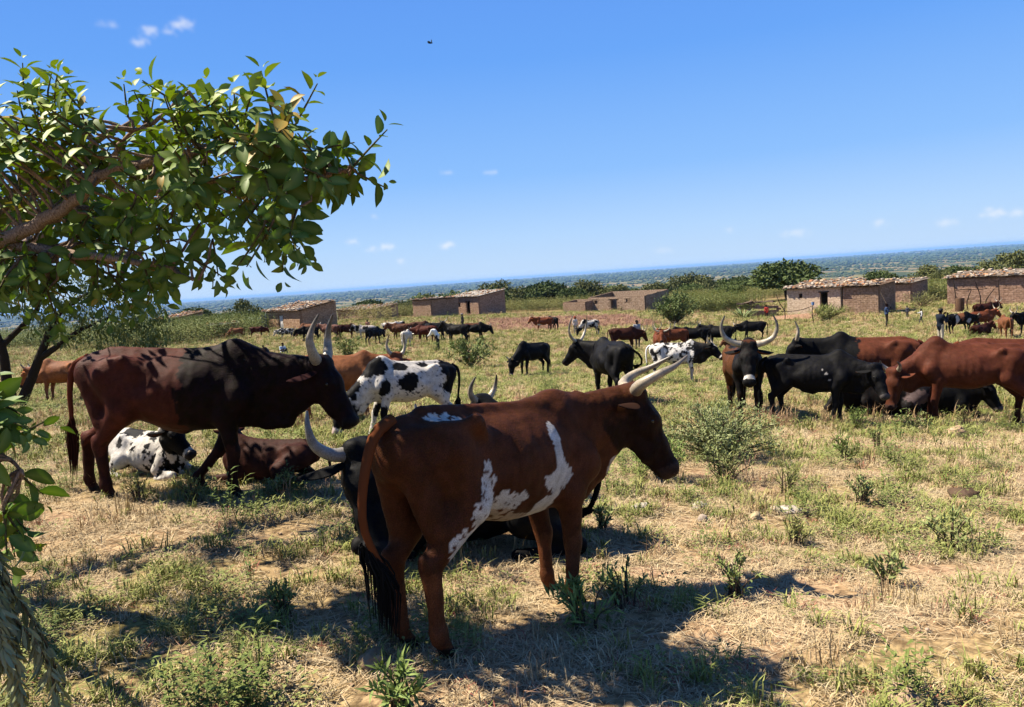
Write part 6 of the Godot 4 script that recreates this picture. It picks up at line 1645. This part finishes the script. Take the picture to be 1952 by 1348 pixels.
	var cp := part("hanging_cloth", cl.mesh(), mats.cloth)
	cp.position = Vector3(-29.5, -2.3, -90.3)
	tag(cp, "dark purple cloth hanging at the corner of the square brick house", "cloth")
	# stones in the foreground
	var S := [[1.50, -6.25, Vector3(0.10, 0.022, 0.05), Color(0.55, 0.52, 0.45), "flat white stone in the dry grass before the herb clumps"], [2.17, -6.05, Vector3(0.12, 0.035, 0.07), Color(0.5, 0.44, 0.38), "pale broken stone in the dry grass, widest of those around"], [1.41, -5.78, Vector3(0.045, 0.04, 0.04), Color(0.36, 0.3, 0.25), "small pointed grey stone on bare soil"], [1.86, -5.88, Vector3(0.04, 0.035, 0.035), Color(0.52, 0.44, 0.28), "small yellowish stone on bare soil"], [3.93, -6.55, Vector3(0.11, 0.05, 0.10), Color(0.10, 0.07, 0.05), "dark brown dung pat in the dry grass"], [0.98, -6.2, Vector3(0.09, 0.03, 0.05), Color(0.5, 0.46, 0.4), "pale flat stone beneath the brown cow's chin"], [-0.75, -3.35, Vector3(0.07, 0.04, 0.05), Color(0.44, 0.32, 0.2), "tan stone lying near the brown cow's hind hooves"], [1.42, -2.75, Vector3(0.08, 0.05, 0.07), Color(0.4, 0.29, 0.2), "rounded tan stone half sunk in straw"], [6.35, -10.75, Vector3(0.17, 0.09, 0.12), Color(0.48, 0.34, 0.22), "large pinkish stone in front of the red brown cow"]]
	for e in S:
		var b := MB.new()
		b.blob(Vector3.ZERO, e[2], e[3], nz, 0.35, 12, 8)
		var o := part("field_stone", b.mesh(), mats.stone)
		o.position = on(e[0], e[1], e[2].y * 0.45)
		o.rotation.y = e[0] * 7.0
		tag(o, e[4], "stone" if not e[4].contains("dung") else "dung")
	# a bird in the sky
	var bd := thing("flying_bird", "small dark bird flying high in the blue sky", "bird", Vector3(-2.6, 12.1, -34.0), 0.6)
	var bb := MB.new()
	bb.tube(spline([Vector3(-0.14, 0, 0), Vector3(-0.05, 0.005, 0), Vector3(0.05, 0.01, 0), Vector3(0.12, 0.02, 0)], 8), [0.004, 0.018, 0.03, 0.036, 0.036, 0.03, 0.022, 0.02, 0.005], [BLACK, BLACK, BLACK, BLACK, BLACK, BLACK, BLACK, BLACK, BLACK], 8)
	part("body", bb.mesh(), mats.cloth, bd)
	for z in [-1.0, 1.0]:
		var wg := MB.new()
		leaf_into(wg, frame_from(Vector3(-0.2, 0.75, z), Vector3(1, 0.2, 0), Vector3(0.03, 0.01, z * 0.02)), 0.2, 0.09, BLACK, 0.25, 5)
		part("wing", wg.mesh(), mats.foliage, bd)

func setup_view() -> void:
	var cam := Camera3D.new()
	cam.name = "camera"
	add_child(cam)
	cam.fov = 50.17
	cam.near = 0.05
	cam.far = 90000.0
	cam.transform = Transform3D(Basis(Vector3.RIGHT, deg_to_rad(-5.736)) * Basis(Vector3.BACK, deg_to_rad(-4.0)), Vector3(0, EYE, 0))
	cam.current = true
	var env := Environment.new()
	env.background_mode = Environment.BG_SKY
	env.tonemap_mode = Environment.TONE_MAPPER_LINEAR
	env.tonemap_exposure = 2.75
	env.sdfgi_enabled = true
	env.ssao_enabled = true
	env.ssil_enabled = true
	env.sky = make_sky()
	env.background_energy_multiplier = 0.37
	env.fog_enabled = true
	env.fog_density = 0.000045
	env.fog_light_color = Color(0.52, 0.70, 0.92)
	var we := WorldEnvironment.new()
	we.name = "world"
	we.environment = env
	add_child(we)
	var sun := DirectionalLight3D.new()
	sun.name = "sun"
	sun.light_energy = 1.6
	sun.light_color = Color(1.0, 0.955, 0.88)
	sun.light_angular_distance = 0.5
	sun.shadow_enabled = true
	add_child(sun)
	sun.look_at_from_position(SUN * 50.0, Vector3.ZERO, Vector3.UP)

func make_sky() -> Sky:
	var W := 2048
	var Hh := 1024
	var im := Image.create(W, Hh, false, Image.FORMAT_RGBF)
	var st := [[-90.0, Color(0.42, 0.40, 0.36)], [-1.2, Color(0.50, 0.58, 0.66)], [-0.3, Color(0.58, 0.74, 0.94)], [3.0, Color(0.46, 0.68, 0.98)], [7.5, Color(0.27, 0.53, 0.98)], [15.5, Color(0.145, 0.385, 0.93)], [26.0, Color(0.10, 0.285, 0.84)], [45.0, Color(0.065, 0.18, 0.55)], [90.0, Color(0.05, 0.135, 0.40)]]
	for y in Hh:
		var el := 90.0 - (y + 0.5) / Hh * 180.0
		var c: Color = st[0][1]
		for k in range(1, st.size()):
			if el <= st[k][0]:
				c = (st[k - 1][1] as Color).lerp(st[k][1], (el - st[k - 1][0]) / (st[k][0] - st[k - 1][0]))
				break
			c = st[k][1]
		im.fill_rect(Rect2i(0, y, W, 1), c)
	# small fair-weather clouds: [azimuth right of -z, elevation, half width, half height, opacity]
	var cn := FastNoiseLite.new()
	cn.seed = 9
	cn.frequency = 0.35
	cn.fractal_octaves = 4
	for cl in CLOUDS:
		var cx: float = cl[0] / 360.0 * W       # straight ahead (-z) is the first column; wraps round
		var cyy: float = (90.0 - cl[1]) / 180.0 * Hh
		var hw: float = cl[2] / 360.0 * W
		var hh: float = cl[3] / 180.0 * Hh
		for y in range(int(cyy - hh * 1.6), int(cyy + hh * 1.6) + 2):
			for x in range(int(cx - hw * 1.5), int(cx + hw * 1.5) + 2):
				var e := Vector2((x - cx) / hw, (y - cyy) / hh)
				var a := 1.0 - e.length() + cn.get_noise_2d(x, y * 1.6) * 0.9
				a = clampf(a * 1.3, 0.0, 1.0) * cl[4]
				if a > 0.0:
					var xw := posmod(x, W)
					var b := im.get_pixel(xw, y)
					im.set_pixel(xw, y, b.lerp(Color(0.95, 0.96, 0.98), a))
	var sm := PanoramaSkyMaterial.new()
	sm.panorama = ImageTexture.create_from_image(im)
	var sky := Sky.new()
	sky.sky_material = sm
	return sky

const CLOUDS := [[-21.4, 18.1, 0.8, 0.35, 0.6], [-22.2, 17.6, 0.5, 0.28, 0.4], [-23.4, 17.6, 0.6, 0.35, 0.5], [-24.1, 16.9, 0.55, 0.32, 0.5], [-25.9, 17.8, 0.7, 0.18, 0.35],
	[-4.4, 2.8, 0.62, 0.26, 0.75], [-8.8, 3.0, 0.65, 0.24, 0.65], [-9.9, 2.85, 0.45, 0.16, 0.5], [-11.3, 3.5, 0.5, 0.2, 0.5], [-0.7, 7.9, 0.55, 0.18, 0.45], [-4.0, 8.1, 0.5, 0.15, 0.3], [-9.6, 5.2, 0.3, 0.18, 0.35], [-7.9, 1.9, 0.6, 0.22, 0.4],
	[32.7, 2.0, 0.8, 0.34, 0.6], [33.9, 1.9, 0.6, 0.25, 0.5], [30.1, 1.7, 0.8, 0.26, 0.4], [26.2, 2.0, 0.5, 0.3, 0.4], [20.8, 1.8, 1.1, 0.28, 0.35], [16.4, 2.4, 0.4, 0.16, 0.3], [11.6, 1.3, 0.8, 0.2, 0.25], [37.0, 3.0, 1.0, 0.4, 0.5], [-15.4, 3.0, 1.2, 0.32, 0.35], [61.0, 4.0, 1.6, 0.5, 0.5], [-52.0, 9.0, 2.0, 0.6, 0.5]]

func ground() -> void:
	var zs := []
	var z := 30.0
	while z > -3.0:
		zs.append(z); z -= 1.0 if z > 4 else 0.25
	while z > -60000.0:
		zs.append(z); z -= maxf(0.22, -z * 0.03)
	zs.append(-60000.0)
	var NX := 150
	var v := PackedVector3Array()
	var c := PackedColorArray()
	var n := PackedVector3Array()
	var idx := PackedInt32Array()
	for zz in zs:
		var d: float = -zz
		var w := 26.0 + maxf(d, 0.0) * 1.25
		for k in NX + 1:
			var u := float(k) / NX * 2.0 - 1.0
			var x := w * u * (0.35 + 0.65 * absf(u))
			var y := gy(x, zz)
			if d < 30.0: y += 0.022 * nz2.get_noise_2d(x * 45.0, zz * 45.0) + 0.012 * nz.get_noise_2d(x * 60.0, zz * 60.0)
			if d > 260.0:
				y += ss(260, 900, d) * (6.0 * nz2.get_noise_2d(x * 0.06, zz * 0.06))
			if d > 3000.0:      # long low ridges at the far side of the valley
				y += ss(3000, 9000, d) * 26.0 * maxf(0.0, nz2.get_noise_2d(x * 0.004 + 91.0, zz * 0.006) + 0.15)
			v.append(Vector3(x, y, zz))
			c.append(ground_color(x, zz))
			var e := maxf(0.2, d * 0.01)
			n.append(Vector3(gy(x - e, zz) - gy(x + e, zz), 2.0 * e, gy(x, zz - e) - gy(x, zz + e)).normalized())
	for a in zs.size() - 1:
		for b in NX:
			var p := a * (NX + 1) + b
			for q in [p, p + NX + 1, p + 1, p + 1, p + NX + 1, p + NX + 2]: idx.append(q)
	var ar := []
	ar.resize(Mesh.ARRAY_MAX)
	ar[Mesh.ARRAY_VERTEX] = v
	ar[Mesh.ARRAY_NORMAL] = n
	ar[Mesh.ARRAY_COLOR] = c
	ar[Mesh.ARRAY_INDEX] = idx
	var m := ArrayMesh.new()
	m.add_surface_from_arrays(Mesh.PRIMITIVE_TRIANGLES, ar)
	tag(part("ground", m, mats.ground), "dry pasture falling away to a wide wooded valley", "", "", "structure")

func green_at(x: float, z: float) -> float:      # 0 dry straw and soil .. 1 green growth
	var d := -z
	var v := 0.47 + 0.8 * nz2.get_noise_2d(x * 14.0, z * 14.0) + 0.5 * nz2.get_noise_2d(x * 52.0 + 9.0, z * 52.0)
	# the trampled resting place is drier than the open pasture beyond; its border is ragged
	var border := (d - 10.0) * 0.4 + 2.6 * nz2.get_noise_2d(x * 12.0 + 40.0, z * 12.0)
	v += 0.26 * ss(-1.0, 1.0, border) - 0.20 * ss(-1.0, 1.0, x - 1.5 + 2.0 * nz2.get_noise_2d(z * 14.0, x * 14.0)) * ss(-1.0, 1.0, -border)
	return clampf(v, 0.0, 1.0)

func ground_color(x: float, z: float) -> Color:
	var d := -z
	var soil := Color(0.33, 0.215, 0.145)
	var straw := Color(0.36, 0.255, 0.145)
	var green := Color(0.17, 0.17, 0.05)
	var g := green_at(x, z)
	var c := soil.lerp(straw, clampf(0.5 + 1.2 * nz2.get_noise_2d(x * 30.0 + 50.0, z * 30.0), 0, 1)).lerp(green, g * 0.75)
	if d > 130.0:
		# fields and fallow, in patches
		var px := nz2.get_noise_2d(x * 0.22 + 500.0, z * 0.10)
		var f := Color(0.10, 0.115, 0.035)
		if px > 0.06: f = Color(0.20, 0.19, 0.075)
		if px > 0.2: f = Color(0.24, 0.19, 0.10)
		if px < -0.06: f = Color(0.06, 0.08, 0.03)
		c = c.lerp(f, ss(130, 220, d))
	return c

func _ready() -> void:
	rng.seed = 4
	nz.seed = 1
	nz.frequency = 0.2
	nz.fractal_octaves = 2
	nz2.seed = 2
	nz2.frequency = 0.02
	nz2.fractal_octaves = 3
	setup_view()
	var t0 := Time.get_ticks_msec()
	make_materials()
	ground()
	print("ground ", Time.get_ticks_msec() - t0)
	houses()
	print("houses ", Time.get_ticks_msec() - t0)
	trees()
	guava_tree()
	drooping_herb()
	bushes()
	crops()
	print("plants ", Time.get_ticks_msec() - t0)
	cattle_near()
	print("near ", Time.get_ticks_msec() - t0)
	cattle_mid()
	print("mid ", Time.get_ticks_msec() - t0)
	cattle_far()
	print("far ", Time.get_ticks_msec() - t0)
	people()
	print("people ", Time.get_ticks_msec() - t0)
	small_things()
	grass()
	print("all ", Time.get_ticks_msec() - t0)
